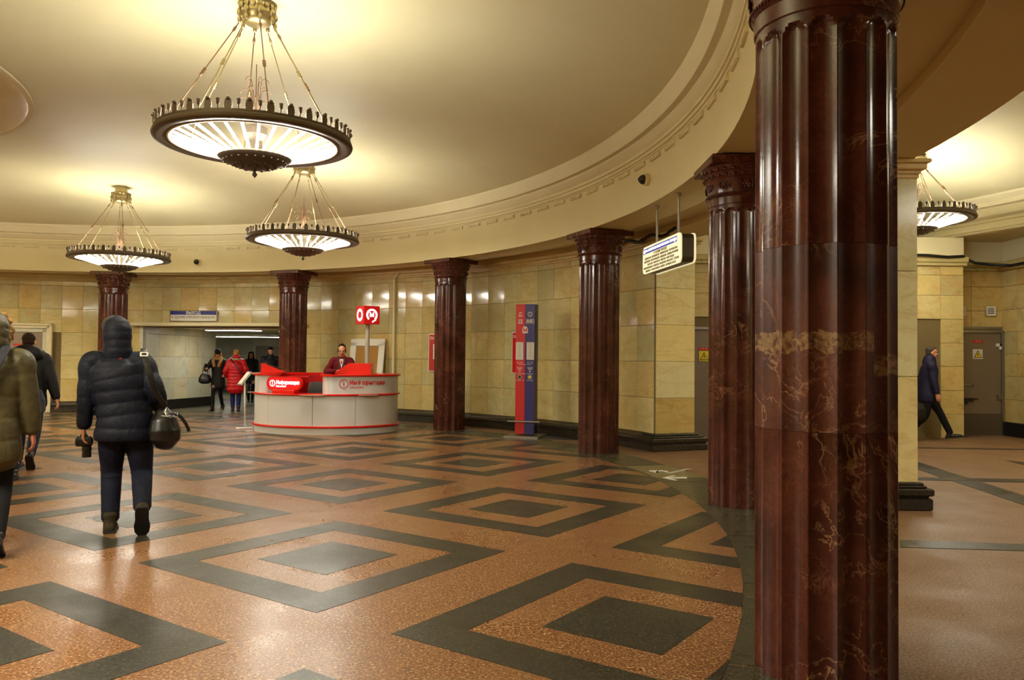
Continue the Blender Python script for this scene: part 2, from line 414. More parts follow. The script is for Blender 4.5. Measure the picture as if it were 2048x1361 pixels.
# sticker with the number and the arrow on the band
stk = MB(); ang0, ang1 = 9.0, 14.6
stk.lathe([(11.24, .004), (11.84, .004), (11.84, .006), (11.24, .006)], 6, (CX, CY, 0), ang0, ang1, True, True)
FST = mat('floor_film', rgb(112, 104, 74), .3)
sk = tag(stk.build('floor_sticker', FST), 'greenish film sticker with white arrow and number 5 on the grey floor band', 'sticker')
e_x = V((-.93, -.37, 0)).normalized(); 
def fl_poly(px): return [(p.x, p.y) for p in (at_z(x, y, .007) for x, y in px)]
MB().prism(fl_poly([(1374, 954.5), (1374, 957.6), (1340, 957.4), (1357, 961), (1350, 961.6), (1324, 956.3), (1345, 951), (1352, 951.8), (1340, 954.6)]), .001, (0, 0, .006), (1, 0, 0), (0, 1, 0)).build('arrow', WHITE, sk)
MB().prism(fl_poly([(1298, 941.5), (1314, 941.2), (1319, 946), (1309, 946), (1305, 943.6), (1300, 943.8)]), .001, (0, 0, .006), (1, 0, 0), (0, 1, 0)).build('numeral', WHITE, sk)
MB().prism(fl_poly([(1311, 946), (1313, 943.0), (1322, 941.0), (1334, 942.4), (1338, 945.2), (1332, 945.2), (1328, 943.4), (1322, 943.0), (1318, 944.2), (1320, 946)]), .001, (0, 0, .006), (1, 0, 0), (0, 1, 0)).build('numeral', WHITE, sk)
text(sk, 'Платформа', .11, WHITE, at_z(1358, 942.5, .008), (-.6, -.8, 0), (.8, -.6, 0), 'lettering', depth=.001)

# ------------------------------------------------------------------ ceiling, cornices, beams
def arc(name, prof, a0, a1, m, closed=True, n=None, parent=None, kind='structure', smooth=True):
    mb = MB(); mb.lathe(prof, n or max(8, int(abs(a1 - a0) / 1.5)), (CX, CY, 0), a0, a1, closed, closed)
    o = mb.build(name, m, parent, smooth=smooth, angle=28)
    if kind and parent is None: o['kind'] = kind
    return o
vault = []
for k in range(25):
    R = 3.62 + (11.06 - 3.62) * k / 24; t = (R - 7.34) / 3.72
    vault.append((R, 4.6 + .33 * (1 - abs(t) ** 2.2)))
ceiling = arc('ceiling', vault + [(11.9, 4.6), (11.9, 5.2), (3.5, 5.2), (3.5, 4.6)], 0, 360, CEIL)
# cornice of the column ring: light band, dark groove, cove, three fillets
prof = [(11.06, 4.60), (11.06, 4.56), (11.10, 4.50), (11.11, 4.42), (11.125, 4.39), (11.20, 4.385), (11.205, 4.355), (11.19, 4.35),
        (11.205, 4.33), (11.225, 4.29), (11.262, 4.255), (11.262, 4.235), (11.248, 4.232), (11.25, 4.205), (11.272, 4.20), (11.272, 4.185), (11.262, 4.182),
        (11.264, 4.15), (11.285, 4.145), (11.285, 4.125), (11.30, 4.12), (11.30, 3.52), (11.29, 3.50), (11.33, 3.50),
        (11.36, 3.515), (11.84, 3.515), (11.87, 3.50), (11.9, 3.50), (11.9, 4.7), (11.5, 4.7)]
beam = arc('trim_1', prof, 0, 360, PLAS, smooth=True)
# beaded blocks under the cornice
dm = MB(); dm.box((0, 0, 0), (.03, .34, .055))
for k in range(6): dm.ell((-.015, -.135 + k * .054, -.004), (.014, .02, .02), n=6, m=4)
dme = dm.mesh('beaded_block', PLAS)
for k in range(-22, 74):
    a = k * 3.75 * .74 + 2
    if -60 < a < 122: link('beaded_block', dme, beam, pol(11.285, a, 4.075), rad(a))
# recessed soffit between the two rings, then the beam over the wall ring
arc('ceiling_2', [(11.88, 3.60), (12.55, 3.60), (12.55, 3.7), (11.88, 3.7)], 0, 360, SOFF)
arc('trim_2', [(12.52, 3.60), (12.52, 3.50), (12.57, 3.50), (13.24, 3.50), (13.29, 3.50), (13.29, 4.62), (13.1, 4.62), (12.6, 3.7)], 0, 360, SOFF)
# outer vestibule: vault, its cornice, lower soffit
v2 = []
for k in range(21):
    R = 13.2 + (19.35 - 13.2) * k / 20; t = (R - 16.3) / 3.1
    v2.append((R, 4.6 + .5 * (1 - min(1, abs(t)) ** 2.2)))
arc('ceiling_3', v2 + [(19.6, 4.6), (19.6, 5.4), (13.1, 5.4), (13.1, 4.6)], -100, 60, CEIL)
arc('trim_3', [(19.35, 4.62), (19.35, 4.58), (19.42, 4.5), (19.43, 4.42), (19.5, 4.4), (19.5, 4.36), (19.49, 4.35), (19.5, 4.25), (19.56, 4.2), (19.56, 4.15),
               (19.58, 4.14), (19.58, 4.02), (19.62, 4.0), (19.62, 3.97), (19.8, 3.97), (19.8, 4.7), (19.5, 4.7)], -60, 50, PLAS)
arc('ceiling_4', [(19.6, 3.98), (25, 3.98), (25, 4.1), (19.6, 4.1)], -60, 50, SOFF)
# mushroom capital of the middle pier
mp = MB(); mp.lathe([(3.68, 4.595), (3.68, 4.585), (3.65, 4.57), (3.6, 4.56), (3.35, 4.47), (2.9, 4.3), (2.3, 3.95), (1.8, 3.5), (1.4, 2.9), (1.15, 2.2), (1.0, 1.2), (.95, .4), (1.1, .38), (1.15, .2), (1.2, 0), (.2, 0), (.2, 4.58)], 96, (0, 0, 0), closed=True)
cap_t = thing('mushroom_pier', 'wide flared beige pier head cut off by the left frame edge under the ceiling', 'pier', (CX, CY, 0))
mp.build('flared_shaft', CAPC, cap_t, smooth=True, angle=35)
MB().lathe([(3.66, 4.575), (3.72, 4.575), (3.72, 4.602), (3.66, 4.602)], 96, (0, 0, 0), closed=True).build('rim_moulding', PLAS, cap_t)

# ------------------------------------------------------------------ ring wall
RW = 12.6
ROWS = [.27, .85, 1.45, 2.05, 2.65, 3.25, 3.36]
def tile_mesh(w, h, m, t=.03, ch=.004):
    mb = MB(); mb.box((0, 0, 0), (t, w, h), ch=ch); return mb.mesh('tile', m)
_tm = {}
def tmesh(w, h, m):
    k = (round(w, 3), round(h, 3), m.name)
    if k not in _tm: _tm[k] = tile_mesh(w, h, m)
    return _tm[k]
JR = random.Random(3)
def ring_tiles(parent, a0, a1, rows, m, skip=None, w0=.5):
    n = max(1, round(rad(a1 - a0) * RW / w0)); da = (a1 - a0) / n; w = rad(da) * RW
    for r in range(len(rows) - 1):
        z0, z1 = rows[r], rows[r + 1]
        for i in range(n):
            a = a0 + (i + .5) * da
            if skip and skip(a, (z0 + z1) / 2): continue
            o = link('tile', tmesh(w - .005, z1 - z0 - .005, m), parent, pol(RW + .006 + JR.uniform(-.0015, .0015), a, (z0 + z1) / 2), rad(a) + pi + JR.uniform(-.004, .004))
            o.rotation_euler = (0, JR.uniform(-.004, .004), rad(a) + pi + JR.uniform(-.005, .005))
A_PIL, A_PR, A_PL, A_LEND = 22.6, 73.6, 91.35, 128
def ring_wall(name, a0, a1, z0, z1, m=JOINT, R1=13.29):
    return arc(name, [(RW + .012, z0), (RW + .012, z1), (R1, z1), (R1, z0)], a0, a1, m)
wall_back = ring_wall('wall_back', A_PIL, A_PR, 0, 3.5)
ring_tiles(wall_back, A_PIL + .15, A_PR, ROWS, TILE)
wall_left = ring_wall('wall_left', A_PL, A_LEND, 0, 3.5)
D0, D1 = 101.5, 108.0
ring_tiles(wall_left, A_PL, A_LEND, ROWS, TILE, lambda a, z: D0 < a < D1 and z < 2.05)
wall_head = ring_wall('wall_front', A_PR, A_PL, 2.22, 3.5)
ring_tiles(wall_head, A_PR, A_PL, [2.225, 2.65, 3.25, 3.36], TILE)
ring_wall('wall_right', A_LEND, 303, 0, 3.5, TILE_O)
# wall cornice and plinth
for (a0, a1, pl) in ((A_PIL - .2, A_PR, 1), (A_PR, A_PL, 0), (A_PL, A_LEND, 2)):
    arc('trim_4', [(12.6, 3.35), (12.575, 3.36), (12.57, 3.395), (12.54, 3.40), (12.535, 3.44), (12.50, 3.46), (12.50, 3.51), (12.7, 3.51), (12.7, 3.35)], a0, a1, TILE_O)
    segs = [] if pl == 0 else ([(a0, a1)] if pl == 1 else [(a0, D0 - .3), (D1 + .3, a1)])
    for s0, s1 in segs:
        arc('baseboard_back', [(12.44, 0), (12.44, .10), (12.455, .11), (12.455, .135), (12.44, .15), (12.435, .175), (12.45, .20), (12.49, .21), (12.495, .225), (12.53, .235), (12.57, .262), (12.6, .27), (12.7, .27), (12.7, 0)], s0, s1, BASE)
# free end of the ring wall (pilaster)
ea = A_PIL; er = V((cos(rad(ea)), sin(rad(ea)), 0)); et = V((sin(rad(ea)), -cos(rad(ea)), 0))
endw = MB(); pc = pol((RW + 13.33) / 2, ea, 1.75) - et * .02
rot_e = M(((er.x, et.x, 0), (er.y, et.y, 0), (0, 0, 1)))
endw.box(pc, (.73, .06, 3.5), rot_e)
wend = tag(endw.build('wall_end', JOINT), kind='structure')
eo = MB().box((0, 0, 0), (.365, .03, .6), ch=.004)
for r in range(len(ROWS) - 1):
    z0, z1 = ROWS[r], ROWS[r + 1]; mb = MB(); mb.box((0, 0, 0), (.735, .03, z1 - z0 - .004), rot_e, ch=.004)
    mb.build('slab', TILE_P if r not in (0,) else TILE_O, wend, pol((RW + 13.33) / 2, ea, (z0 + z1) / 2) + et * .02)
def stack_boxes(parent, c, ex, ey, levels, hx, hy, m, name):
    """levels: (z0,z1,grow)"""
    mb = MB(); R_ = M(((ex.x, ey.x, 0), (ex.y, ey.y, 0), (0, 0, 1)))
    for z0, z1, g in levels: mb.box(V(c) + V((0, 0, (z0 + z1) / 2)), (hx + 2 * g, hy + 2 * g, z1 - z0), R_, ch=min(.012, (z1 - z0) * .3))
    return mb.build(name, m, parent)
PLINTH = [(0, .105, .16), (.105, .135, .145), (.133, .205, .165), (.203, .235, .11), (.233, .27, .06)]
HEADL = [(3.35, 3.40, .03), (3.395, 3.45, .07), (3.445, 3.5, .10)]
cpil = pol((RW + 13.33) / 2, ea, 0) - et * .12
stack_boxes(wend, cpil, er, et, PLINTH, .73, .3, BASE, 'plinth')
stack_boxes(wend, cpil, er, et, HEADL, .73, .3, TILE_O, 'wall_cornice')
# free standing pillar on the right
pil = thing('marble_pillar', 'square pale yellow marble pillar with dark moulded base, partly behind the big foreground column', 'pillar', (3.68, 8.55, 0))
for z0, z1 in ((.264, 1.32), (1.32, 2.38), (2.38, 3.33)):
    MB().box((0, 0, (z0 + z1) / 2), (.76, 1.1, z1 - z0 - .005), ch=.004).build('slab', TILE_P, pil)
MB().box((0, 0, 1.7), (.73, 1.07, 3.3)).build('core', JOINT, pil)
X0, Y0 = V((1, 0, 0)), V((0, 1, 0))
stack_boxes(pil, (0, 0, 0), X0, Y0, [(0, .12, .10), (.12, .145, .075), (.143, .215, .11), (.213, .24, .06), (.238, .266, .04)], .76, 1.1, BASE, 'plinth')
stack_boxes(pil, (0, 0, 0), X0, Y0, [(3.31, 3.36, .015), (3.355, 3.40, .03), (3.395, 3.46, .07), (3.455, 3.5, .10)], .76, 1.1, TILE_P, 'wall_cornice')

# ------------------------------------------------------------------ outer vestibule walls
def flat_wall(name, p0, p1, z0, z1, thick, m, tiles, rows, w0, skip=None, face=1):
    """wall from p0 to p1; tiles on the face that looks to the right-hand normal"""
    p0, p1 = V(p0 + (0,)), V(p1 + (0,)); d = (p1 - p0); L = d.length; d.normalize(); nrm = V((d.y, -d.x, 0)) * face
    R_ = M(((d.x, nrm.x, 0), (d.y, nrm.y, 0), (0, 0, 1))); mb = MB()
    mb.box((p0 + p1) / 2 - nrm * (thick / 2 + .012) + V((0, 0, (z0 + z1) / 2)), (L, thick, z1 - z0), R_)
    o = tag(mb.build(name, m), kind='structure')
    n = max(1, round(L / w0)); w = L / n
    for r in range(len(rows) - 1):
        a, b = rows[r], rows[r + 1]
        off = 0
        for i in range(n):
            u = (i + .5) * w
            if skip and skip(u, (a + b) / 2): continue
            t = link('tile', tmesh(w - .005, b - a - .005, tiles), o)
            t.location = p0 + d * u + V((0, 0, (a + b) / 2)) + nrm * JR.uniform(-.003, .001)
            t.rotation_euler = (0, 0, atan2(nrm.y, nrm.x))
    return o
R2 = [0, .46, .93, 1.40, 1.86, 2.33, 2.80, 3.20, 3.52]
w2 = flat_wall('wall_vestibule_back', (8.87, 15.7), (3.0, 15.7), 0, 3.52, .25, JOINT, TILE_O, R2, .46, lambda u, z: (.42 < u < 1.75 and z < 2.25) or (4.3 < u < 5.9 and z < 2.1), face=-1)
# the alcove behind: right jamb with its own tiles
flat_wall('wall_alcove', (8.5, 15.72), (8.5, 17.4), 0, 2.35, .3, JOINT, TILE, R2[:6], .46, face=-1)
flat_wall('wall_niche_end', (8.5, 17.4), (6.5, 17.4), 0, 2.35, .1, TILE_W, TILE_W, [0, .9, 1.8, 2.35], .9, face=-1)
MB().box((7.5, 16.75, 2.31), (2.2, 2.0, .08)).build('ceiling_5', SOFF)['kind'] = 'structure'
MB().box((8.73, 16.3, 1.76), (.26, 1.0, 3.5)).build('wall_pier', JOINT)['kind'] = 'structure'
w3 = flat_wall('wall_door_side', (10.12, 16.5), (8.85, 16.5), 0, 3.52, .2, JOINT, TILE_O, [2.12, 2.55, 3.05, 3.52], .63, face=-1)
w4 = flat_wall('wall_right_side', (10.12, 16.5), (10.12, 6.0), 0, 3.52, .25, JOINT, TILE_O, [.28, .74, 1.21, 1.67, 2.12, 2.57, 3.05, 3.52], .52, face=1)
MB().box((10.09, 11.3, .14), (.06, 10.4, .28)).build('baseboard_right', mat('black_skirting', rgb(22, 20, 18), .4))['kind'] = 'structure'
# friezes above
for c, d in (((5.9, 15.87, 3.74), (6.0, .3, .42)), ((9.5, 16.62, 3.76), (1.4, .3, .44)), ((10.27, 11.3, 3.76), (.3, 10.6, .44))):
    MB().box(c, d).build('trim_5', PLAS)['kind'] = 'structure'
for c, d in (((5.9, 15.66, 3.5), (6.05, .14, .12)), ((9.5, 16.44, 3.5), (1.3, .12, .12)), ((10.06, 11.3, 3.5), (.14, 10.5, .12))):
    mb = MB(); mb.box(c, d, ch=.02); mb.box((c[0], c[1], c[2] - .09), (d[0] * .996, max(.06, d[1] - .06) if d[1] < 1 else d[1], .06), ch=.01) ; mb.build('trim_6', TILE_O)['kind'] = 'structure'
def metal_door(name, x0, x1, y, z1, sign_x, label_z, tri_z, handle=True):
    o = tag(MB().box(((x0 + x1) / 2, y, z1 / 2), (x1 - x0, .06, z1), ch=.008).build(name, DOORM), kind='structure')
    fr = MB(); fr.box((x0 - .02, y - .02, z1 / 2), (.05, .1, z1)); fr.box((x1 + .02, y - .02, z1 / 2), (.05, .1, z1)); fr.box(((x0 + x1) / 2, y - .02, z1 + .025), (x1 - x0 + .1, .1, .05))
    fr.build('door_frame', STEEL, o)
    MB().box((sign_x, y - .035, label_z), (.21, .01, .05)).build('red_plate', DREDM, o)
    text(o, '••  ••', .05, WHITE, (sign_x, y - .043, label_z), (1, 0, 0), (0, 0, 1))
    MB().box((sign_x, y - .035, tri_z), (.20, .01, .20)).build('warning_sign', PAPER if name == 'door_3' else YEL, o)
    MB().prism([(-.085, -.075), (.085, -.075), (0, .08)], .006, (sign_x, y - .041, tri_z), (1, 0, 0), (0, 0, 1)).build('warning_triangle', BLACK, o)
    MB().prism([(-.068, -.065), (.068, -.065), (0, .06)], .004, (sign_x, y - .046, tri_z), (1, 0, 0), (0, 0, 1)).build('warning_triangle', YEL, o)
    MB().prism([(.008, .045), (-.018, -.012), (-.002, -.008), (-.01, -.055), (.018, .0), (.002, -.002)], .003, (sign_x, y - .05, tri_z), (1, 0, 0), (0, 0, 1)).build('bolt_symbol', BLACK, o)
    if handle:
        h = MB(); h.box((x0 + .12, y - .05, 1.03), (.24, .03, .035)); h.box((x0 + .28, y - .05, 1.01), (.03, .03, .035)); h.build('bolt', STEEL, o)
        h = MB(); h.box((x0 + .15, y - .06, .72), (.2, .06, .08)); h.tube([(x0 + .1, y - .09, .74), (x0 + .34, y - .09, .74)], .014); h.ell((x0 + .1, y - .09, .66), (.03, .02, .035)); h.build('lock', DARK, o)
        h = MB(); h.box((x1 - .06, y - .05, 1.85), (.1, .05, .06)); h.box((x1 - .03, y - .05, 1.82), (.04, .05, .12)); h.build('door_closer', WHITE, o)
        h = MB(); h.box((x1 - .05, y - .05, .78), (.08, .05, .1)); h.build('bolt', STEEL, o)
    return o
MB().box((9.5, 16.48, 2.2), (1.3, .08, .05)).build('trim_7', STEEL)['kind'] = 'structure'
metal_door('door_3', 9.2, 10.05, 16.45, 2.1, 9.57, 1.92, 1.66)
metal_door('door_2', 3.1, 4.4, 15.66, 2.08, 3.76, 1.70, 1.56, False)
MB().box((9.6, 16.42, .22), (.95, .03, .44)).build('trim_8', mat('dark_kickplate', rgb(84, 70, 54), .4))['kind'] = 'structure'
for x, z in ((9.24, 2.55), (9.86, 2.55)):
    v = thing('air_vent', 'white slotted wall vent above the grey door, ' + ('nearer the wall corner' if x > 9.5 else 'half hidden by the wall edge'), 'vent', (x, 16.44, z), 0, 'vents above the grey door')
    fr = MB()
    for c, d in (((0, 0, .085), (.19, .03, .02)), ((0, 0, -.085), (.19, .03, .02)), ((-.085, 0, 0), (.02, .03, .17)), ((.085, 0, 0), (.02, .03, .17))): fr.box(c, d)
    fr.build('vent_frame', WHITE, v)
    MB().box((0, .012, 0), (.16, .005, .16)).build('backing', DARK, v)
    for k in range(5): MB().box((0, 0, -.065 + k * .032), (.15, .02, .016)).build('slat', WHITE, v)
wb = thing('notice_box', 'small white box low in the alcove beside the walking man', 'box', (7.62, 15.75, 0))
MB().box((0, 0, .17), (.1, .1, .3), ch=.01).build('casing', WHITE, wb); MB().box((.0, -.052, .2), (.06, .004, .1)).build('red_print', DREDM, wb)

# ------------------------------------------------------------------ passage to the station
pw = flat_wall('wall_passage_left', (-9.62, 20.85), (-8.98, 24.1), 0, 2.3, .2, JOINT, TILE_W, [.27, .85, 1.45, 2.05, 2.26], .66, face=1)
MB().prism([(-9.64, 20.8), (-9.585, 20.81), (-8.955, 24.1), (-9.0, 24.12)], .27, (0, 0, 0), (1, 0, 0), (0, 1, 0)).build('baseboard_left', mat('black_skirting2', rgb(26, 25, 22), .45))['kind'] = 'structure'
arc('wall_jamb', [(12.58, 0), (12.58, 2.24), (13.4, 2.24), (13.4, 0)], A_PL - .02, A_PL + .35, TILE_W)
MB().box((-12.5, 24.2, 1.13), (7.0, .2, 2.3)).build('wall_passage_end', TILE_W)['kind'] = 'structure'
flat_wall('wall_passage_back', (-22, 34.0), (2, 34.0), 0, 2.3, .2, JOINT, TILE_W, [.2, .9, 1.6, 2.28], 1.0, face=1)
MB().box((-10, 33.95, .12), (24, .06, .24)).build('baseboard_back_passage', mat('grey_skirting', rgb(96, 92, 78), .5))['kind'] = 'structure'
MB().box((-5.3, 24.8, 1.13), (.2, 7.0, 2.3)).build('wall_passage_right', TILE_W)['kind'] = 'structure'
MB().prism([(-9.9, 20.55), (-5.2, 19.9), (-5.0, 34.4), (-22, 34.4), (-22, 24.0), (-9.3, 24.0)], .08, (0, 0, 2.24), (1, 0, 0), (0, 1, 0)).build('ceiling_6', PLAS)['kind'] = 'structure'
MB().box((-10.3, 33.87, .97), (1.1, .06, 1.94)).build('door_4', DOORM)['kind'] = 'structure'
FIX = mat('lamp_diffuser', (1, 1, 1, 1), .5, emit=(1, .97, .86, 1), estr=8.5)
for x0, x1, y, nm in ((-8.55, -7.0, 22.3, 'flat ceiling light strip just inside the passage mouth'), (-12.0, -8.4, 29.3, 'long flat ceiling light strip deep in the passage')):
    t = thing('ceiling_light', nm, 'light', ((x0 + x1) / 2, y, 2.24))
    MB().box((0, 0, -.02), (x1 - x0, .22, .04)).build('lamp_housing', WHITE, t)
    MB().box((0, 0, -.045), (x1 - x0 - .04, .18, .012)).build('diffuser', FIX, t)
# marble door case on the left
da = (D0 + D1) / 2; dc = pol(12.62, da, 0); dr = V((cos(rad(da)), sin(rad(da)), 0)); dt = V((sin(rad(da)), -cos(rad(da)), 0))   # dt runs to picture right
Rd = M(((dt.x, dr.x, 0), (dt.y, dr.y, 0), (0, 0, 1)))
o = tag(MB().box(dc + V((0, 0, 1.02)) - dr * .02, (1.0, .06, 2.04), Rd, ch=.006).build('door_1', DOORM), kind='structure')
for k, (e, w, pr) in enumerate(((.50, .10, .05), (.60, .07, .09), (.67, .06, .12))):
    f = MB(); f.box(dc + dt * (e + w / 2) - dr * pr / 2 + V((0, 0, (2.04 + (e + w - .5)) / 2)), (w, pr + .05, 2.04 + (e + w - .5)), Rd, ch=.008)
    f.box(dc - dt * (e + w / 2) - dr * pr / 2 + V((0, 0, (2.04 + (e + w - .5)) / 2)), (w, pr + .05, 2.04 + (e + w - .5)), Rd, ch=.008)
    f.box(dc - dr * pr / 2 + V((0, 0, 2.04 + e - .5 + w / 2)), (2 * (e + w), pr + .05, w), Rd, ch=.008); f.build('door_case', TILE_W, o)
MB().box(dc + dt * .0 - dr * .055 + V((0, 0, 1.72)), (.34, .01, .05), Rd).build('red_plate', DREDM, o)

# ------------------------------------------------------------------ columns
def drum(z0, z1, r0=.322, r1=.322, top=False, n=16, per=9):
    mb = MB(); zs = [z0 + (z1 - z0) * k / 6 for k in range(7)]
    if top: zs = [z0, z0 + (z1 - z0) * .5, z1 - .16] + [z1 - .12 + .012 * k for k in range(11)]
    cols = []
    for k in range(n):
        for q in range(per):
            u = -1 + 2 * q / (per - 1) if q < per else 1
            cols.append((k, q, u))
    vs = []; N = n * per
    for z in zs:
        rr = r0 + (r1 - r0) * (z / 3.07)
        for k, q, u in cols:
            half = pi / n; a = 2 * pi * (k + .5) / n + u * half * .95
            d = .024 * (1 - u * u)
            if top:
                zt = z1 - .035 - .05 * u * u
                d *= max(0, min(1, (zt - z) / .014))
            r = rr - d
            vs.append((r * cos(a), r * sin(a), z))
    fs = []
    for i in range(len(zs) - 1):
        for j in range(N):
            k = (j + 1) % N; fs.append((i * N + j, i * N + k, (i + 1) * N + k, (i + 1) * N + j))
    fs.append(tuple(reversed(range(N)))); fs.append(tuple((len(zs) - 1) * N + j for j in range(N)))
    mb.add(vs, fs); return mb
CUTS = {'A': [0, 1.14, 1.98, 3.03], 'B': [0, 1.2, 2.1, 3.03]}
dmesh = {}
for key, cs in CUTS.items():
    for i in range(3):
        dmesh[key, i] = drum(cs[i] + (.0015 if i else 0), cs[i + 1], top=(i == 2)).mesh('drum', RED, True, 30)
neck = MB().lathe([(.1, 3.0295), (.325, 3.03), (.33, 3.035), (.332, 3.105), (.342, 3.118), (.352, 3.13), (.342, 3.143), (.334, 3.146), (.333, 3.155), (.1, 3.155)], 64, closed=True).mesh('neck_ring', RED_CAP, True, 35)
bell = MB().lathe([(.1, 3.155), (.334, 3.155), (.337, 3.19), (.345, 3.24), (.357, 3.285), (.365, 3.295), (.36, 3.30), (.372, 3.33), (.382, 3.355), (.389, 3.36), (.386, 3.366), (.40, 3.40), (.405, 3.415), (.1, 3.415)], 64, closed=True).mesh('echinus', RED_CAP, True, 40)
aba = MB(); aba.box((0, 0, 3.4575), (.79, .79, .085), ch=.01); aba_me = aba.mesh('abacus', RED_CAP)
egg = MB().ell((0, 0, 0), (.012, .017, .024), n=8, m=6); egg_me = egg.mesh('egg_ornament', RED_CAP, True)
orn = MB()
for k in range(28):
    a = 2 * pi * k / 28
    for r, z in ((.372, 3.325), (.393, 3.382)):
        R_ = M.Rotation(a, 3, 'Z') @ M.Rotation(-.3, 3, 'Y'); orn.ell((r * cos(a), r * sin(a), z), (.010, .022, .024), R_, n=8, m=6)
        orn.loft([(V((r * cos(a + pi / 28), r * sin(a + pi / 28), z + .024)), .006), (V(((r - .01) * cos(a + pi / 28), (r - .01) * sin(a + pi / 28), z - .024)), .003)], n=5)
orn_me = orn.mesh('egg_and_dart_bands', RED_CAP, True)
ros = MB(); ros.ell((0, 0, 0), (.010, .016, .016), n=8, m=5)
for k in range(6):
    a = k * pi / 3
    R_ = M.Rotation(a, 3, 'X'); ros.ell(R_ @ V((0, .03, 0)), (.008, .018, .012), R_, n=6, m=5)
for s in (-1, 1):
    ros.loft([(V((0, s * .05, -.03)), .006), (V((0, s * .062, 0)), .007), (V((0, s * .05, .03)), .006)], n=5)
ros_me = ros.mesh('rosette', RED_CAP, True)
bead = MB()
for k in range(90):
    a = 2 * pi * k / 90; bead.ell((.35 * cos(a), .35 * sin(a), 3.13), (.007, .009, .009), n=5, m=4)
bead_me = bead.mesh('bead_row', RED_CAP, True)
COLS = [(1.487, 3.80, -23), (2.3442, 8.194, 0), (1.392, 12.771, 23), (-1.2844, 16.55, 46), (-5.2036, 18.97, 69), (-9.80, 19.60, 92)]
CLAB = ['huge foreground red marble column with scratched pale patches, cropped by frame top and bottom',
        'second nearest red marble column, just left of the foreground column, square capital plate at its top',
        'red marble column between the red and blue help post and the lit hanging sign',
        'red marble column between the round information desk and the red and blue help post',
        'red marble column rising behind the left part of the information desk',
        'leftmost red marble column, behind the head of the man in the navy puffer jacket']
WEAR = m_red_marble('worn_red_marble', (84, 43, 31))
tw = NT(WEAR); prev = tw.b.inputs['Base Color'].links[0].from_socket
cw = tw.coords(); sep = tw.n('ShaderNodeSeparateXYZ'); tw.l(cw, sep.inputs[0])
nz = tw.noise(cw, 26, 5, .8); nz2 = tw.noise(cw, 1.4, 1)
edge = tw.math('ADD', tw.math('ADD', sep.outputs['Z'], tw.math('MULTIPLY', tw.math('SUBTRACT', tw.noise(cw, 9, 4, .7), .5), .09)), tw.math('MULTIPLY', tw.math('GREATER_THAN', sep.outputs['X'], .06), .10))
b_ = tw.math('MULTIPLY', tw.math('GREATER_THAN', edge, 1.50), tw.math('LESS_THAN', edge, 1.59))
msk = tw.math('MULTIPLY', b_, tw.ramp(nz, [(.42, G(0)), (.56, G(.8))]))
tw.l(tw.mix(msk, prev, rgb(150, 120, 78)), tw.b.inputs['Base Color'])
tw.l(tw.ramp(nz, [(.3, G(.3)), (.7, G(.45))]), tw.b.inputs['Roughness'])
wear_me = drum(1.1415, 1.98).mesh('drum', WEAR, True, 30)
for k, (x, y, az) in enumerate(COLS):
    t = thing('marble_column', CLAB[k], 'column', (x, y, 0), 0)
    if k == 0: t.scale = (.985, .985, 1)
    key = 'A' if k == 0 else 'B'; off = rad(11 if k == 0 else az)
    for i in range(3):
        me = wear_me if (k == 0 and i == 1) else dmesh[key, i]
        o = link('drum', me, t); 
        o.rotation_euler = (0, 0, off if me is not wear_me else off)
    link('neck_ring', neck, t); link('echinus', bell, t)
    link('bead_row', bead_me, t)['kind'] = 'stuff'; link('egg_and_dart_bands', orn_me, t)['kind'] = 'stuff'
    for q in range(10):
        a = 2 * pi * q / 10 + .2; o = link('rosette', ros_me, t, (.348 * cos(a), .348 * sin(a), 3.222)); o.rotation_euler = (0, rad(-13) if 0 else 0, a)
    o = link('abacus', aba_me, t); o.rotation_euler = (0, 0, rad(az))

# ------------------------------------------------------------------ chandeliers
rim_me = MB().lathe([(.83, -.012), (.92, -.024), (.95, -.022), (.972, -.01), (.978, .004), (.970, .012), (.972, .018), (.966, .034), (.955, .038), (.955, .046), (.90, .046), (.86, .03), (.82, .01), (.815, -.008)], 96, closed=True).mesh('ring_frame', BRONZE, True, 35)
lip_me = MB().lathe([(.802, -.016), (.832, -.022), (.836, -.01), (.802, -.004)], 96, closed=True).mesh('inner_lip', REFL, True)
band_me = MB().lathe([(.952, .046), (.957, .046), (.957, .060), (.952, .060)], 96, closed=True).mesh('fretwork_band', BRONZE)
pal = MB(); o2 = [(-.018, 0), (-.036, .022), (-.03, .028), (-.038, .045), (-.031, .05), (-.036, .066), (-.028, .072), (-.03, .088), (-.018, .1), (0, .112)]
pal.prism(o2 + [(-x, y) for x, y in reversed(o2[:-1])], .014, (0, -.007, 0), (1, 0, 0), (0, 0, 1), (0, 1, 0))
pal.ell((0, .012, .10), (.018, .018, .016), n=8, m=5); pal.loft([(V((0, -.008, .01)), .006), (V((0, -.01, .09)), .01)], n=6)
pal_me = pal.mesh('palmette', BRONZE)
bud = MB(); bud.lathe([(.012, 0), (.014, .01), (.006, .016), (.005, .04), (.008, .045), (.016, .055), (.017, .085), (.02, .1), (.013, .098), (.004, .09)], 8); bud.box((0, 0, .003), (.05, .012, .02))
bud_me = bud.mesh('tulip_bud', BRONZE, True, 40)
def tube_me():
    a, b = V((.80, 0, .0)), V((.335, 0, -.14)); mb = MB(); mb.loft([(a, .013), (b, .013)], ref=(0, 1, 0), n=5, cap=False); return mb.mesh('fluorescent_tube', TUBE, True)
tb_me = tube_me()
cup_me = MB().lathe([(.36, -.14), (.365, -.152), (.345, -.17), (.27, -.205), (.18, -.233), (.12, -.245), (.10, -.256), (.05, -.26), (.0, -.26), (.0, -.15), (.3, -.15)], 64, closed=False).mesh('bowl', BRONZE, True, 30)
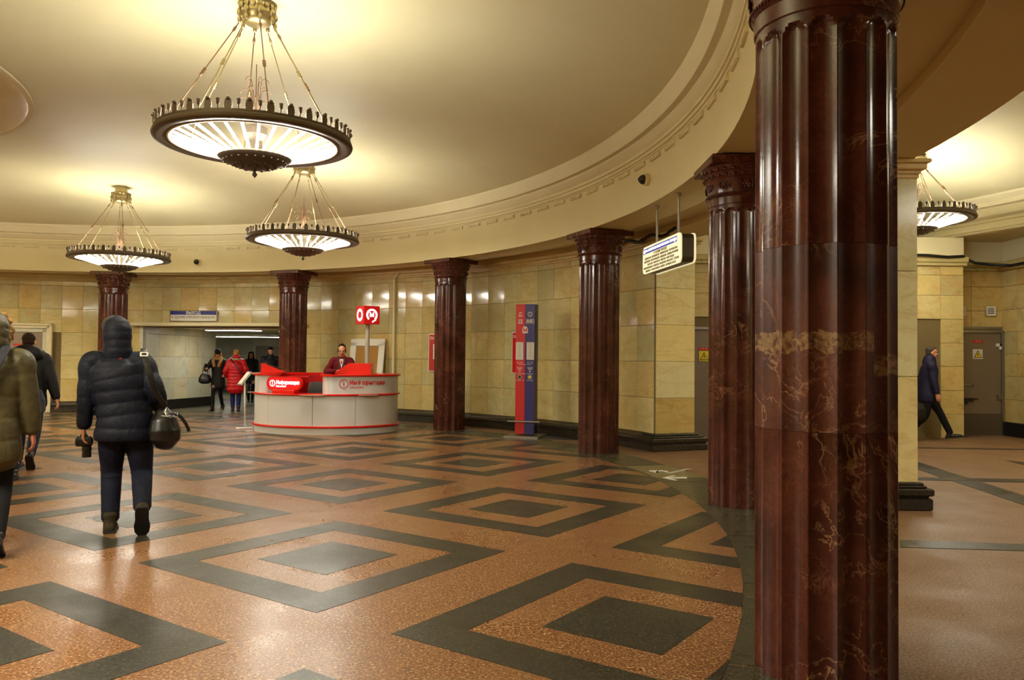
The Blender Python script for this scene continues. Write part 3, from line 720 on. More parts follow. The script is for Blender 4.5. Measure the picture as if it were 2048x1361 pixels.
cuplip_me = MB().lathe([(.34, -.138), (.362, -.138), (.366, -.146), (.345, -.152)], 64, closed=True).mesh('bowl_rim', BRASS, True)
fin_me = MB().lathe([(.0, -.345), (.008, -.335), (.024, -.318), (.026, -.305), (.017, -.292), (.008, -.284), (.014, -.277), (.016, -.266), (.0, -.255)], 16).mesh('finial', BRONZE, True)
cdeco = MB()
for k in range(24):
    a = 2 * pi * k / 24
    for r, z in ((.30, -.191), (.2, -.227)): cdeco.ell((r * cos(a), r * sin(a), z), (.02, .014, .010), M.Rotation(a, 3, 'Z'), n=6, m=4)
for k in range(10):
    a = 2 * pi * k / 10; cdeco.ell((.13 * cos(a), .13 * sin(a), -.246), (.02, .018, .014), n=6, m=4)
cdeco_me = cdeco.mesh('bowl_ornament', BRONZE, True)
core_me = MB().lathe([(.30, -.15), (.2, -.12), (.08, -.1), (.07, .02), (.09, .04), (.12, .08), (.12, .15), (.10, .16), (.0, .17)], 8).mesh('hub', BRONZE)
fo = MB()
for k in range(14):
    a = 2 * pi * k / 14; rr = .05 + .035 * (k % 3); h = .62 - .1 * (k % 3)
    p = [V((.03 * cos(a), .03 * sin(a), .2)), V((.045 * cos(a), .045 * sin(a), h - .06)), V((.06 * cos(a), .06 * sin(a), h)), V(((.07 + rr * .3) * cos(a), (.07 + rr * .3) * sin(a), h + .02)), V(((.08 + rr * .7) * cos(a), (.08 + rr * .7) * sin(a), h)), V(((.09 + rr * .8) * cos(a), (.09 + rr * .8) * sin(a), h - .03))]
    fo.tube(p, .0035, 5)
fo.tube([V((0, 0, .2)), V((0, 0, .78))], .005, 6)
fo_me = fo.mesh('spray_of_stems', BRONZE_R, True)
def chandelier(label, loc, drop=1.13, rot=0.0, k_=.96):
    t = thing('ring_chandelier', label, 'chandelier', loc, rot, 'bronze ring chandeliers'); t.scale = (k_, k_, 1)
    link('ring_frame', rim_me, t); link('inner_lip', lip_me, t); link('fretwork_band', band_me, t)
    for k in range(32):
        a = 2 * pi * k / 32
        link('palmette', pal_me, t, (.945 * cos(a), .945 * sin(a), .047), a - pi / 2)
        b = a + pi / 32; link('tulip_bud', bud_me, t, (.945 * cos(b), .945 * sin(b), .047), b - pi / 2)
        link('fluorescent_tube', tb_me, t, (0, 0, 0), b)
    bo = link('bowl', cup_me, t); link('bowl_rim', cuplip_me, bo); link('bowl_ornament', cdeco_me, bo)['kind'] = 'stuff'
    link('finial', fin_me, t); link('hub', core_me, t); link('spray_of_stems', fo_me, t)
    # canopy: gilt crown with pendants
    ca = MB(); D = drop
    ca.lathe([(.0, D + .0), (.1, D + .0), (.13, D + .015), (.15, D + .05), (.155, D + .08), (.17, D + .1), (.165, D + .16), (.19, D + .18), (.195, D + .195), (.16, D + .21), (.12, D + .215), (.12, D + .34)], 32)
    for k in range(16):
        a = 2 * pi * k / 16; ca.ell((.175 * cos(a), .175 * sin(a), D + .165), (.014, .03, .04), M.Rotation(a, 3, 'Z'), n=6, m=5)
    cn = ca.build('canopy', BRASS, t, smooth=True, angle=40)
    for k in range(8):
        a = 2 * pi * (k + .5) / 8 + .0; c, s = cos(a), sin(a)
        pe = MB(); pe.lathe([(.0, -.03), (.016, -.022), (.022, -.005), (.02, .02), (.01, .035), (.012, .04), (.028, .06), (.03, .085), (.02, .11), (.01, .12), (.012, .16), (.0, .16)], 10)
        pe.build('pendant', BRASS, t, (.175 * c, .175 * s, D + .02), 0, True)
        A, B = V((.18 * c, .18 * s, D - .01)), V((.87 * c, .87 * s, .05))
        rm = BRASS if k % 2 else BRONZE_R; r = MB(); r.tube([A, B], .0055, 8); ro = r.build('rod', rm, t, smooth=True)
        kn = MB(); P = A.lerp(B, .48); dd = (B - A).normalized()
        kn.loft([(P - dd * .045, .01), (P - dd * .03, .018), (P - dd * .015, .011), (P, .019), (P + dd * .015, .011), (P + dd * .03, .018), (P + dd * .045, .01)], n=8)
        kn.build('knuckle', rm, ro, smooth=True)
        P = A.lerp(B, .06); MB().loft([(P - dd * .03, .009), (P, .015), (P + dd * .03, .009)], n=8).build('rod_socket', rm, ro, smooth=True)
    return t
chandelier('nearest bronze ring chandelier with glowing spokes, largest, canopy cut by the top edge', (*LAMPS[0], RING_Z + .03), 1.17, .06)
chandelier('middle bronze ring chandelier hanging low to the right behind the nearest one', (*LAMPS[1], RING_Z - .03), 1.17, .3, .985)
chandelier('leftmost bronze ring chandelier hanging in front of the leftmost column', (*LAMPS[2], RING_Z - .08), 1.15, .15, .995)
chandelier('bronze ring chandelier in the side vestibule, half hidden by the pale pillar', (6.95, 13.75, 3.93), .88, .2)

# ------------------------------------------------------------------ cameras, signs, cable, conduit
for (x, y, lab) in ((396, 525, 'small dark dome camera on the cream frieze above the exit passage'), (1297, 360, 'dark dome camera with white collar on the cream frieze near the hanging sign')):
    v = ray(x, y); a = v.x ** 2 + v.y ** 2; b = 2 * (v.x * -CX + v.y * -CY); c = CX * CX + CY * CY - 11.3 ** 2
    tt = (-b + sqrt(b * b - 4 * a * c)) / 2 / a; p = v * tt + V((0, 0, CAM_H)); dirn = V((CX - p.x, CY - p.y, 0)).normalized()
    s = thing('dome_camera', lab, 'camera', p, atan2(dirn.y, dirn.x))
    Ry = M.Rotation(pi / 2, 4, 'Y')
    me = MB().lathe([(.0, 0), (.075, 0), (.078, .02), (.074, .06), (.068, .065), (.0, .065)], 24).mesh('collar', PLAS, True, 40); me.transform(Ry); link('collar', me, s)
    me = MB().lathe([(.064, .06), (.064, .075), (.058, .10), (.04, .125), (.02, .135), (0, .137)], 24).mesh('dome', DARK, True); me.transform(Ry); link('dome', me, s)
    MB().ell((.135, 0, 0), (.012, .02, .02)).build('lens', BLACKL, s, smooth=True)
# exit sign over the passage
ang = 85.2; p = pol(12.52, ang, 2.505); er_ = V((cos(rad(ang)), sin(rad(ang)), 0)); ex_ = V((sin(rad(ang)), -cos(rad(ang)), 0)); ez_ = V((0, 0, 1))
sg = tag(bpy.data.objects.new('exit_sign', None), 'blue and white exit sign board over the passage mouth', 'sign'); COL.objects.link(sg)
Rs = M(((ex_.x, -er_.x, 0), (ex_.y, -er_.y, 0), (0, 0, 1)))
MB().box(p + er_ * .03, (1.27, .05, .27), Rs, ch=.004).build('board', STEEL, sg)
MB().box(p + V((0, 0, -.045)), (1.22, .012, .155), Rs).build('white_field', WHITE, sg)
MB().box(p + V((0, 0, .08)), (1.22, .012, .095), Rs).build('blue_field', BLUE, sg)
text(sg, 'ВЫХОД', .105, WHITE, p - er_ * .008 + V((0, 0, .08)), ex_, ez_, bold=.002)
text(sg, 'В ЗДАНИЕ КУРСКОГО ВОКЗАЛА', .08, GREYT, p - er_ * .008 + V((0, 0, -.035)), ex_, ez_, sx=.92, bold=.001)
# hanging lit sign
P1, P2 = V((1.865, 10.85, 0)), V((2.075, 9.42, 0)); d = (P2 - P1).normalized(); nrm = V((d.y, -d.x, 0))
if nrm.x > 0: nrm = -nrm
L = (P2 - P1).length; zc = 2.805; hh = .36; mid = (P1 + P2) / 2 + V((0, 0, zc)); thk = .15
hs = tag(bpy.data.objects.new('hanging_sign', None), 'lit white direction sign with blue header hanging on two rods', 'sign'); COL.objects.link(hs)
def rrect(w, h, r, n=6):
    out = []
    for cx, cy, a in ((w / 2 - r, h / 2 - r, 0), (-w / 2 + r, h / 2 - r, pi / 2), (-w / 2 + r, -h / 2 + r, pi), (w / 2 - r, -h / 2 + r, 3 * pi / 2)):
        for k in range(n + 1): out.append((cx + r * cos(a + pi / 2 * k / n), cy + r * sin(a + pi / 2 * k / n)))
    return out
PANEL = mat('lit_sign_panel', rgb(250, 244, 210), .4, emit=(1, .90, .58, 1), estr=.17)
CASE = mat('sign_case', rgb(96, 84, 64), .4, .6)
ez = V((0, 0, 1))
MB().prism(rrect(L - .02, hh - .02, .06), thk, mid + nrm * -thk / 2, d, ez, nrm).build('casing', CASE, hs)
for s in (1, -1): MB().prism(rrect(L, hh, .07), .022 * s, mid + nrm * (thk / 2) * s, d, ez, nrm).build('lit_panel', PANEL, hs)
SBL = mat('sign_header_blue', rgb(24, 40, 170), .4, emit=rgb(20, 36, 170), estr=.12)
fo_ = mid + nrm * (thk / 2 + .023); exd = d
MB().prism([(-L / 2 + .03, .083), (L / 2 - .12, .083), (L / 2 - .12, .152), (-L / 2 + .03, .152)], .002, fo_, d, ez, nrm).build('blue_header', SBL, hs)
text(hs, 'НА АРБАТСКО-ПОКРОВСКУЮ ЛИНИЮ', .045, GLOWW, fo_ + ez * .117 + nrm * .003, d, ez, sx=1.4)
for q in (-L / 2 + .09, L / 2 - .19): MB().ring(.024, .014, .002, fo_ + ez * .115 + d * q + nrm * .003, d, ez, sx=1.3).build('emblem', GLOWW, hs)
STX = mat('sign_print', rgb(120, 104, 50), .6)
for k, ln in enumerate(('К СТАНЦИИ "КУРСКАЯ"', 'ЩЁЛКОВСКАЯ · ПЕРВОМАЙСКАЯ · ИЗМАЙЛОВСКАЯ · ПАРТИЗАНСКАЯ', 'СЕМЁНОВСКАЯ · ЭЛЕКТРОЗАВОДСКАЯ · БАУМАНСКАЯ · ПЛОЩАДЬ РЕВОЛЮЦИИ', 'АРБАТСКАЯ · СМОЛЕНСКАЯ · КИЕВСКАЯ · ПАРК ПОБЕДЫ', 'СЛАВЯНСКИЙ БУЛЬВАР · КУНЦЕВСКАЯ · МОЛОДЁЖНАЯ · КРЫЛАТСКОЕ · СТРОГИНО', 'МЯКИНИНО · ВОЛОКОЛАМСКАЯ · МИТИНО · ПЯТНИЦКОЕ ШОССЕ')):
    text(hs, ln, .044 if k == 0 else .036, STX, fo_ + ez * (.055 - k * .042) + nrm * .002, d, ez, sx=1.0 if k != 4 and k != 2 else .9, bold=.0006)
for q in (.30, 1.12):
    b = P1 + d * q + V((0, 0, zc + hh / 2 - .01)); r = MB(); r.tube([b, V((b.x, b.y, 3.505))], .014, 8); r.lathe([(0, 3.515), (.035, 3.515), (.035, 3.49), (.02, 3.47), (0, 3.46)], 12, (b.x, b.y, 0)); r.build('hanger_rod', GREYP, hs, smooth=True, angle=40)
# cable lying along the wall head, conduit on the wall
cb = MB(); pts = []
for k in range(30):
    a = 30 - k * .38; pts.append(pol(12.47 - (.02 if k % 2 else 0), a, 3.46 + .035 * sin(k * .7)))
cb.tube(pts, .028, 7)
tag(cb.build('cable', DARK, smooth=True), 'thick dark cable running along the wall head behind the hanging sign', 'cable')
cb = MB(); pts = [V((x, 15.55 + .03 * sin(x * 3), 3.56 + .02 * sin(x * 5))) for x in (6.5, 6.9, 7.3, 7.7, 8.1, 8.5, 8.8)] + [V((9.1, 15.9, 3.53)), V((9.4, 16.2, 3.51)), V((9.7, 16.15, 3.47)), V((9.95, 15.9, 3.43)), V((9.98, 15.3, 3.44)), V((9.96, 14.8, 3.5)), V((9.97, 13.5, 3.52)), V((9.97, 12, 3.5))]
cb.tube(pts, .03, 7); tag(cb.build('cable', DARK, smooth=True), 'dark sagging cable bundle above the walls of the side vestibule', 'cable')
cd = MB(); cp = pol(12.55, 58.8, 0); cd.box((cp.x, cp.y, 1.72), (.055, .05, 3.2), M.Rotation(rad(58.8), 3, 'Z'), ch=.01); cd.tube([cp + V((0, 0, 3.3)), cp + V((.0, -.02, 3.38)), cp + V((.1, -.1, 3.45))], .03, 8)
tag(cd.build('conduit', PLAS), 'pale vertical conduit on the marble wall right of the desk cube', 'conduit')
# framed board leaning on the wall
lb = thing('framed_board', 'white framed brown board leaning on the wall behind the desk', 'board', pol(12.28, 62.2, 0), rad(62.2 - 90))
tilt = M.Rotation(-.12, 4, 'X')
for c, dd, m_, n_ in (((0, 0, 1.85), (1.02, .03, .17), WHITE, 'frame'), ((-.425, 0, 1.0), (.17, .03, 1.7), WHITE, 'frame'), ((.425, 0, 1.0), (.17, .03, 1.7), WHITE, 'frame'), ((0, 0, .12), (1.02, .03, .17), WHITE, 'frame'), ((0, .012, 1.0), (.7, .012, 1.66), CORK, 'panel')):
    me = MB().box(c, dd, ch=.004 if m_ is WHITE else 0).mesh(n_, m_); me.transform(tilt); link(n_, me, lb)
# red notices on the wall
for ang_, nm in ((52.95, 'red and white notice board half hidden by the column right of the desk'), (41.2, 'thin red notice board edge left of the help post')):
    c = pol(12.55, ang_, 1.60); t = thing('notice_board', nm, 'sign', c, rad(ang_ - 90))
    MB().box((0, 0, 0), (.42, .03, .86), ch=.004).build('backing', WHITE, t)
    MB().box((0, -.018, 0), (.38, .004, .82)).build('red_sheet', DREDM, t)
    text(t, '1', .5, WHITE, (-.04, -.022, 0), (1, 0, 0), (0, 0, 1)); text(t, 'ВЫХОД', .09, WHITE, (0, -.022, .33), (1, 0, 0), (0, 0, 1))

# ------------------------------------------------------------------ help post
hp = thing('help_post', 'tall red and navy emergency and information post between the columns', 'help post', (.255, 15.05, 0), rad(-16))
MB().box((0, .05, .02), (.66, .7, .04), ch=.008).build('base_plate', STEEL, hp)
MB().box((.45, .22, .008), (1.6, .9, .016)).build('floor_mat', DARK, hp)
for x, m_, nm in ((-.092, DREDM, 'red_panel'), (.092, NAVYP, 'navy_panel')):
    MB().box((x, 0, 1.28), (.181, .06, 2.44), ch=.004).build(nm, m_, hp)
MB().box((0, .09, 1.28), (.37, .115, 2.42), ch=.004).build('dark_core', DARK, hp)
MB().box((0, .19, 1.29), (.37, .08, 2.44), ch=.004).build('rear_panel', NAVYP, hp)
y_ = -.0315; EX, EZ = V((1, 0, 0)), V((0, 0, 1))
text(hp, 'SOS', .12, WHITE, (-.095, y_, 2.17), EX, EZ, bold=.002, sx=.42); text(hp, 'ИНФО', .12, WHITE, (.095, y_, 2.17), EX, EZ, bold=.002, sx=.42)
bl = MB(); bl.prism([(-.04, -.04), (.04, -.04), (.028, -.02), (.028, .015), (.018, .035), (0, .042), (-.018, .035), (-.028, .015), (-.028, -.02)], .002, (-.095, y_, 2.31), EX, EZ); bl.build('bell_symbol', WHITE, hp)
MB().prism([(-.02, -.022), (.02, -.022), (.018, .012), (0, .028), (-.018, .012)], .003, (-.095, y_ - .0005, 2.31), EX, EZ).build('bell_symbol', DREDM, hp)
MB().ring(.045, .036, .002, (.092, y_, 2.31), EX, EZ).build('information_symbol', WHITE, hp); text(hp, 'i', .08, WHITE, (.092, y_, 2.31), EX, EZ)
o3 = [(-.05, -.065), (.05, -.065), (.055, .0), (.045, .04), (.02, .062), (0, .066), (-.02, .062), (-.045, .04), (-.055, .0)]
MB().prism(o3, .003, (0, y_, 2.02), EX, EZ).build('badge', WHITE, hp); text(hp, 'М', .10, DREDM, (0, y_ - .004, 2.01), EX, EZ, bold=.003)
for x in (-.105, .105):
    MB().box((x, y_ - .002, 1.62), (.145, .004, .33)).build('notice_sheet', PAPER, hp)
    tx = MB()
    for k in range(16): tx.box((x, y_ - .005, 1.755 - k * .018), (.11 - .03 * (k % 3), .001, .005))
    tx.build('print_lines', mat('faint_print', rgb(160, 158, 150), .7), hp)
    MB().ring(.032, .026, .002, (x * .95, y_, 1.40), EX, EZ, sx=1.7, sy=.55).build('arrow_outline', WHITE, hp)
    tx = MB()
    for k in range(3): tx.box((x * .95, y_ - .001, 1.31 - k * .022), (.11 - .02 * k, .002, .007))
    tx.build('print_lines', WHITE, hp)
    MB().prism([(-.02, 0), (0, -.012), (.02, 0), (0, .012)], .002, (x * .95, y_, 1.232), EX, EZ).build('arrow_outline', WHITE, hp)
    MB().ring(.042, .026, .006, (x * .95, y_, 1.13), EX, EZ).build('button_ring', STEEL, hp)
    me = MB().ell((x * .95, y_, 1.13), (.026, .012, .026)); me.build('button', BLACK if x < 0 else YEL, hp)
text(hp, 'Экстренный вызов', .027, WHITE, (-.1, y_, 1.192), EX, EZ); text(hp, 'Emergency call', .027, WHITE, (-.1, y_, 1.07), EX, EZ)
text(hp, 'Справка', .027, WHITE, (.1, y_, 1.192), EX, EZ); text(hp, 'Information', .027, WHITE, (.1, y_, 1.07), EX, EZ)
text(hp, 'Нажмите кнопку вызова', .02, WHITE, (0, y_, 1.365), EX, EZ)
MB().box((0, -.1, .30), (.62, .04, .025), ch=.004).build('bumper_rail', STEEL, hp)
br = MB(); br.box((-.12, -.06, .30), (.03, .08, .02)); br.box((.12, -.06, .30), (.03, .08, .02)); br.build('rail_bracket', STEEL, hp)

# ------------------------------------------------------------------ information desk
DK = thing('information_desk', 'round silver and red information desk in front of the back columns', 'desk', (-3.72, 16.15, 0))
EA, EB = 1.42, 1.10
def edk(a, ea, eb): return V((ea * cos(a), eb * sin(a), 0))
def eband(prof, a0, a1, n, m_, name, parent=DK, smooth=True):
    """profile: (offset from ellipse, z)"""
    mb = MB(); full = abs(a1 - a0) > 359; cnt = n if full else n + 1; vs = []; k = len(prof)
    for i in range(cnt):
        a = rad(a0 + (a1 - a0) * i / n)
        for off, z in prof:
            p = edk(a, EA + off, EB + off); vs.append((p.x, p.y, z))
    fs = []
    for i in range(n):
        j = (i + 1) % cnt
        for q in range(k): q2 = (q + 1) % k; fs.append((i * k + q, j * k + q, j * k + q2, i * k + q2))
    if not full: fs += [tuple(range(k)), tuple(n * k + q for q in reversed(range(k)))]
    mb.add(vs, fs); return mb.build(name, m_, parent, smooth=smooth, angle=30)
for a0, a1 in ((-176, -131), (-130.6, -91), (-90.6, -58), (-57.6, -25), (-24.6, 20), (20.4, 100), (100.4, 183.6)):
    eband([(0, .16), (0, .735), (-.03, .735), (-.03, .16)], a0, a1, 14, SILVER, 'lower_panel')
eband([(0, 0), (0, .125), (-.04, .125), (-.04, 0)], 0, 360, 72, SILVER, 'plinth')
eband([(.03, .125), (.045, .135), (.045, .155), (.03, .165), (-.04, .165), (-.04, .125)], 0, 360, 72, DREDG, 'red_band')
eband([(.035, .735), (.045, .745), (.045, .76), (.035, .77), (-.42, .77), (-.42, .735)], 0, 360, 72, DREDG, 'lower_counter')
# raised parts: right front, left, back
def raised(a0, a1, names, m_=SILVER, inner=DREDM):
    eband([(0, .77), (0, 1.11), (-.025, 1.11), (-.025, .77)], a0, a1, 24, m_, names)
    eband([(-.38, .77), (-.38, 1.11), (-.40, 1.11), (-.40, .77)], a0, a1, 24, inner, 'cabinet_wall')
    eband([(.04, 1.105), (.05, 1.115), (.05, 1.135), (.04, 1.145), (-.42, 1.145), (-.42, 1.105)], a0 - 2, a1 + 2, 30, DREDG, 'upper_counter')
raised(-75, 22, 'upper_panel'); raised(-212, -150, 'upper_panel'); raised(22, 150, 'upper_panel')
def endcap(a, sgn):
    p = edk(rad(a), EA - .2, EB - .2); mb = MB(); r = .2
    mb.lathe([(r - .02, .77), (r, .77), (r, 1.11), (r - .02, 1.11)], 24, (p.x, p.y, 0), a + (180 if sgn > 0 else 0) - 0, a + (360 if sgn > 0 else 180), True, True)
    mb.build('rounded_end_panel', SILVER, DK, smooth=True, angle=30)
    mb = MB(); mb.lathe([(0, 1.105), (.25, 1.105), (.25, 1.145), (0, 1.145)], 28, (p.x, p.y, 0)); mb.build('counter_end', DREDG, DK)
endcap(-75, 1); endcap(-150, -1)
# inner cabinets seen through the gap
for k, a in enumerate((58, 76, 94, 112, 128)):
    p = edk(rad(a), EA - .42, EB - .42); R_ = M.Rotation(atan2(p.y / EB, p.x / EA) + pi / 2, 3, 'Z')
    o = MB().box((p.x, p.y, .60), (.36, .02, 1.0), R_, ch=.004).build('cabinet_door', DREDM, DK)
    q = R_ @ V((.13, .02, 0)); MB().box((p.x + q.x, p.y + q.y, 1.03), (.012, .02, .07), R_).build('handle', STEEL, o)
MB().box((-.62, .25, 1.07), (.45, .3, .02)).build('shelf', DREDM, DK)
# wedges with sloping displays
for nm, x, y, rz, w in (('display_wedge', -1.2, .12, rad(8), .30), ('display_wedge', .72, -.5, rad(180), .40)):
    mb = MB(); mb.prism([(-w / 2, 0), (w / 2 + .15, 0), (w / 2 + .15, .03), (-w / 2 + (.04 if w < .35 else .32), .19), (-w / 2, .19)], .34, (0, .17, 0), (1, 0, 0), (0, 0, 1), (0, -1, 0))
    if w > .35:
        mb = MB(); mb.prism([(-.42, 0), (.27, 0), (.27, .21), (-.16, .21), (-.42, .03)], .34, (0, .17, 0), (1, 0, 0), (0, 0, 1), (0, -1, 0)); rz = 0
    o = mb.build(nm, DREDG, DK, (x, y, 1.145), rz)
    if w < .35:
        d0, d1 = V((-.07, 0, .185)), V((.26, 0, .052)); s_ = (d1 - d0).normalized(); up = V((-s_.z, 0, s_.x))
        mb = MB(); mb.prism([(0.02, -.12), (.31, -.12), (.31, .12), (.02, .12)], .004, d0, s_, (0, 1, 0), up if up.z > 0 else -up); mb.build('screen', DARK, o)
# big lit information plate on the lower counter
pl = thing('lit_plate', 'glowing red oblong information sign standing on the low counter', 'sign', (-3.72 - .62, 16.15 - .90, .771), rad(-20))
MB().box((0, .05, .035), (.5, .16, .07), ch=.01).build('foot', DREDG, pl)
MB().prism(rrect(.78, .26, .125, 10), .07, (0, .06, .19), (1, 0, 0), (0, 0, 1), (0, -1, 0)).build('casing', DREDG, pl)
MB().prism(rrect(.72, .21, .10, 10), .004, (0, -.01, .19), (1, 0, 0), (0, 0, 1), (0, -1, 0)).build('lit_face', GLOWRED, pl)
MB().ring(.062, .048, .004, (-.25, -.015, .19), EX, EZ).build('information_symbol', GLOWW, pl)
text(pl, 'i', .10, GLOWW, (-.25, -.016, .19), EX, EZ, bold=.002); text(pl, 'Информация', .098, GLOWW, (-.17, -.016, .205), EX, EZ, align='LEFT', sx=.86, bold=.002)
text(pl, 'Information', .048, GLOWW, (-.17, -.016, .135), EX, EZ, align='LEFT', bold=.001)
# red lettering bent round the right front panel
RL = mat('red_letters', rgb(214, 30, 20), .4)
def onell(a, z, off=.009):
    a = rad(a); p = edk(a, EA + off, EB + off); tx = V((-(EA) * sin(a), EB * cos(a), 0)).normalized(); return V((p.x, p.y, z)), tx
p, tx = onell(-67.5, .965); MB().ring(.085, .073, .003, p + V((0, -.0, 0)), tx, EZ).build('information_symbol', RL, DK); text(DK, 'i', .14, RL, p, tx, EZ)
def bent_text(word, adv, z, size, a, bold):
    for ch, w_ in zip(word, adv):
        p0, tx = onell(a, z); ra = rad(a); st = hypot(EA * sin(ra), EB * cos(ra)); h = w_ * size / 2
        p, tx = onell(a + math.degrees(h / st), z); text(DK, ch, size, RL, p, tx, EZ, bold=bold); a += math.degrees(w_ * size / st)
bent_text('Информация', (.76, .64, .86, .68, .64, .84, .62, .68, .72, .62), .985, .108, -63.2, .004)
bent_text('Information', (.3, .6, .35, .6, .4, .9, .58, .38, .3, .6, .6), .90, .048, -63.0, .001)
# little shelves clipped to the lower counter
for a, w in ((-90, .52), (-48, .42), (-178, .3)):
    p, tx = onell(a, .758, .06); nr = V((tx.y, -tx.x, 0)); MB().prism([(-w / 2, 0), (w / 2, 0), (w / 2 - .08, .1), (-w / 2 + .08, .1)], .012, p, tx, nr).build('clip_shelf', GREYP, DK)
# lit cube on a pole
cb_ = thing('lit_cube_sign', 'red cube with glowing white emblems on a grey pole above the desk', 'sign', (-2.96, 16.35, 0), rad(38))
MB().lathe([(.045, 0), (.045, 2.15), (0, 2.15)], 20).build('pole', GREYP, cb_, smooth=True, angle=40)
MB().box((0, 0, 2.335), (.355, .355, .37), ch=.004).build('cube', CUBERED, cb_)
yq = -.179
MB().ring(.125, .088, .004, (0, yq, 2.335), EX, EZ, 36, a0=rad(-50), a1=rad(232), sy=1.0).build('emblem', GLOWW, cb_)
MB().prism([(.078, -.085), (.10, -.10), (.015, -.155), (.0, -.135)], .004, (0, yq, 2.335), EX, EZ).build('emblem', GLOWW, cb_)
text(cb_, 'М', .12, GLOWW, (0, yq, 2.335), EX, EZ, bold=.003, depth=.006)
xq = -.179; EY_ = V((0, -1, 0)); 
MB().ring(.128, .10, .004, (xq, 0, 2.335), EY_, EZ, 40, sx=.92).build('emblem', GLOWW, cb_)
dt_ = MB()
for k in range(12): dt_.ring(.012, .0, .004, V((xq, 0, 2.335)) + EY_ * cos(k * pi / 6) * .085 + EZ * sin(k * pi / 6) * .085, EY_, EZ, 8)
dt_.build('emblem', GLOWW, cb_)
# office chair back in the gap
oc = thing('office_chair', 'dark office chair behind the low counter of the desk', 'chair', (-3.86, 15.85, 0))
me = MB(); me.loft([(V((0, 0, .62)), .16, .035), (V((0, .02, .8)), .19, .04), (V((0, .03, .96)), .15, .035)], n=16, power=3.2); me.build('backrest', mat('dark_grey_fabric', rgb(48, 44, 42), .7), oc, smooth=True)
MB().loft([(V((0, .05, .46)), .22, .22), (V((0, .05, .52)), .22, .22)], n=18, power=3).build('seat', DARK, oc, smooth=True)
le = MB(); le.tube([(0, .05, .46), (0, .05, .12)], .03)
for k in range(5):
    aa = k * 2 * pi / 5; le.tube([(0, .05, .12), (.26 * cos(aa), .05 + .26 * sin(aa), .06)], .02); le.ell((.26 * cos(aa), .05 + .26 * sin(aa), .03), (.03, .03, .03), n=8, m=6)
le.build('base', DARK, oc)
# pamphlet stand
ps = thing('leaflet_stand', 'thin white pole stand with tilted leaflet board left of the desk', 'stand', (-5.42, 16.3, 0), rad(35))
MB().box((0, 0, .012), (.30, .24, .024), ch=.006).build('base_plate', WHITE, ps)
MB().tube([(0, 0, .02), (-.02, 0, 1.0)], .016).build('pole', WHITE, ps, smooth=True)
tb = MB(); R_ = M.Rotation(rad(-42), 3, 'Y'); tb.box((-.02, 0, 1.02), (.03, .26, .34), M.Rotation(rad(38), 3, 'Y'), ch=.004); tb.build('board', GREYP, ps)
tb = MB(); tb.box((-.035, 0, 1.03), (.004, .22, .30), M.Rotation(rad(38), 3, 'Y')); tb.build('leaflet', PAPER, ps)
# gloves lying over the counter edge
gl = MB(); p, tx = onell(-38, .76, .08)
gl.loft([(p + V((-.13, .0, .07)), .05, .03), (p + V((0, 0, .03)), .06, .035), (p + V((.10, .02, -.05)), .07, .03), (p + V((.13, .03, -.1)), .05, .025)], n=12)
gl.loft([(p + V((.02, 0, .02)), .04, .03), (p + V((.16, .02, .02)), .05, .03), (p + V((.22, .04, .01)), .03, .02)], n=10)
tag(link('dark_garment', remeshed(gl, .01, BLACKL, 'dark_garment')), 'crumpled black garment hanging over the right edge of the low counter', 'garment')

# ------------------------------------------------------------------ people
SKIN = mat('skin', rgb(196, 138, 104), .5); SKIN_R = mat('skin_rosy', rgb(206, 128, 98), .5); LIPS = mat('lips', rgb(150, 70, 62), .5)
EYEW = mat('eye', rgb(60, 42, 34), .3); SOLE = mat('shoe_sole', rgb(26, 22, 18), .7)
def ik(a, b, l1, l2, pole):
    """middle joint of a two-bone chain"""
    a, b, pole = V(a), V(b), V(pole); d = b - a; L = min(d.length, (l1 + l2) * .999)
    u = d.normalized(); k = (l1 * l1 - l2 * l2 + L * L) / (2 * L); h = sqrt(max(0, l1 * l1 - k * k))
    p = (pole - u * pole.dot(u)).normalized(); return a + u * k + p * h, a + u * L
def smooth_path(keys, n):
    """keys: (pos, rx, ry); linear in radius, Catmull-Rom in position"""
    out = []; P = [V(k[0]) for k in keys]
    for i in range(len(keys) - 1):
        p0, p1, p2, p3 = P[max(i - 1, 0)], P[i], P[i + 1], P[min(i + 2, len(P) - 1)]
        for s in range(n):
            t = s / n; q = .5 * ((2 * p1) + (p2 - p0) * t + (2 * p0 - 5 * p1 + 4 * p2 - p3) * t * t + (3 * p1 - p0 - 3 * p2 + p3) * t ** 3)
            out.append((q, keys[i][1] + (keys[i + 1][1] - keys[i][1]) * t, keys[i][2] + (keys[i + 1][2] - keys[i][2]) * t))
    out.append((P[-1], keys[-1][1], keys[-1][2])); return out
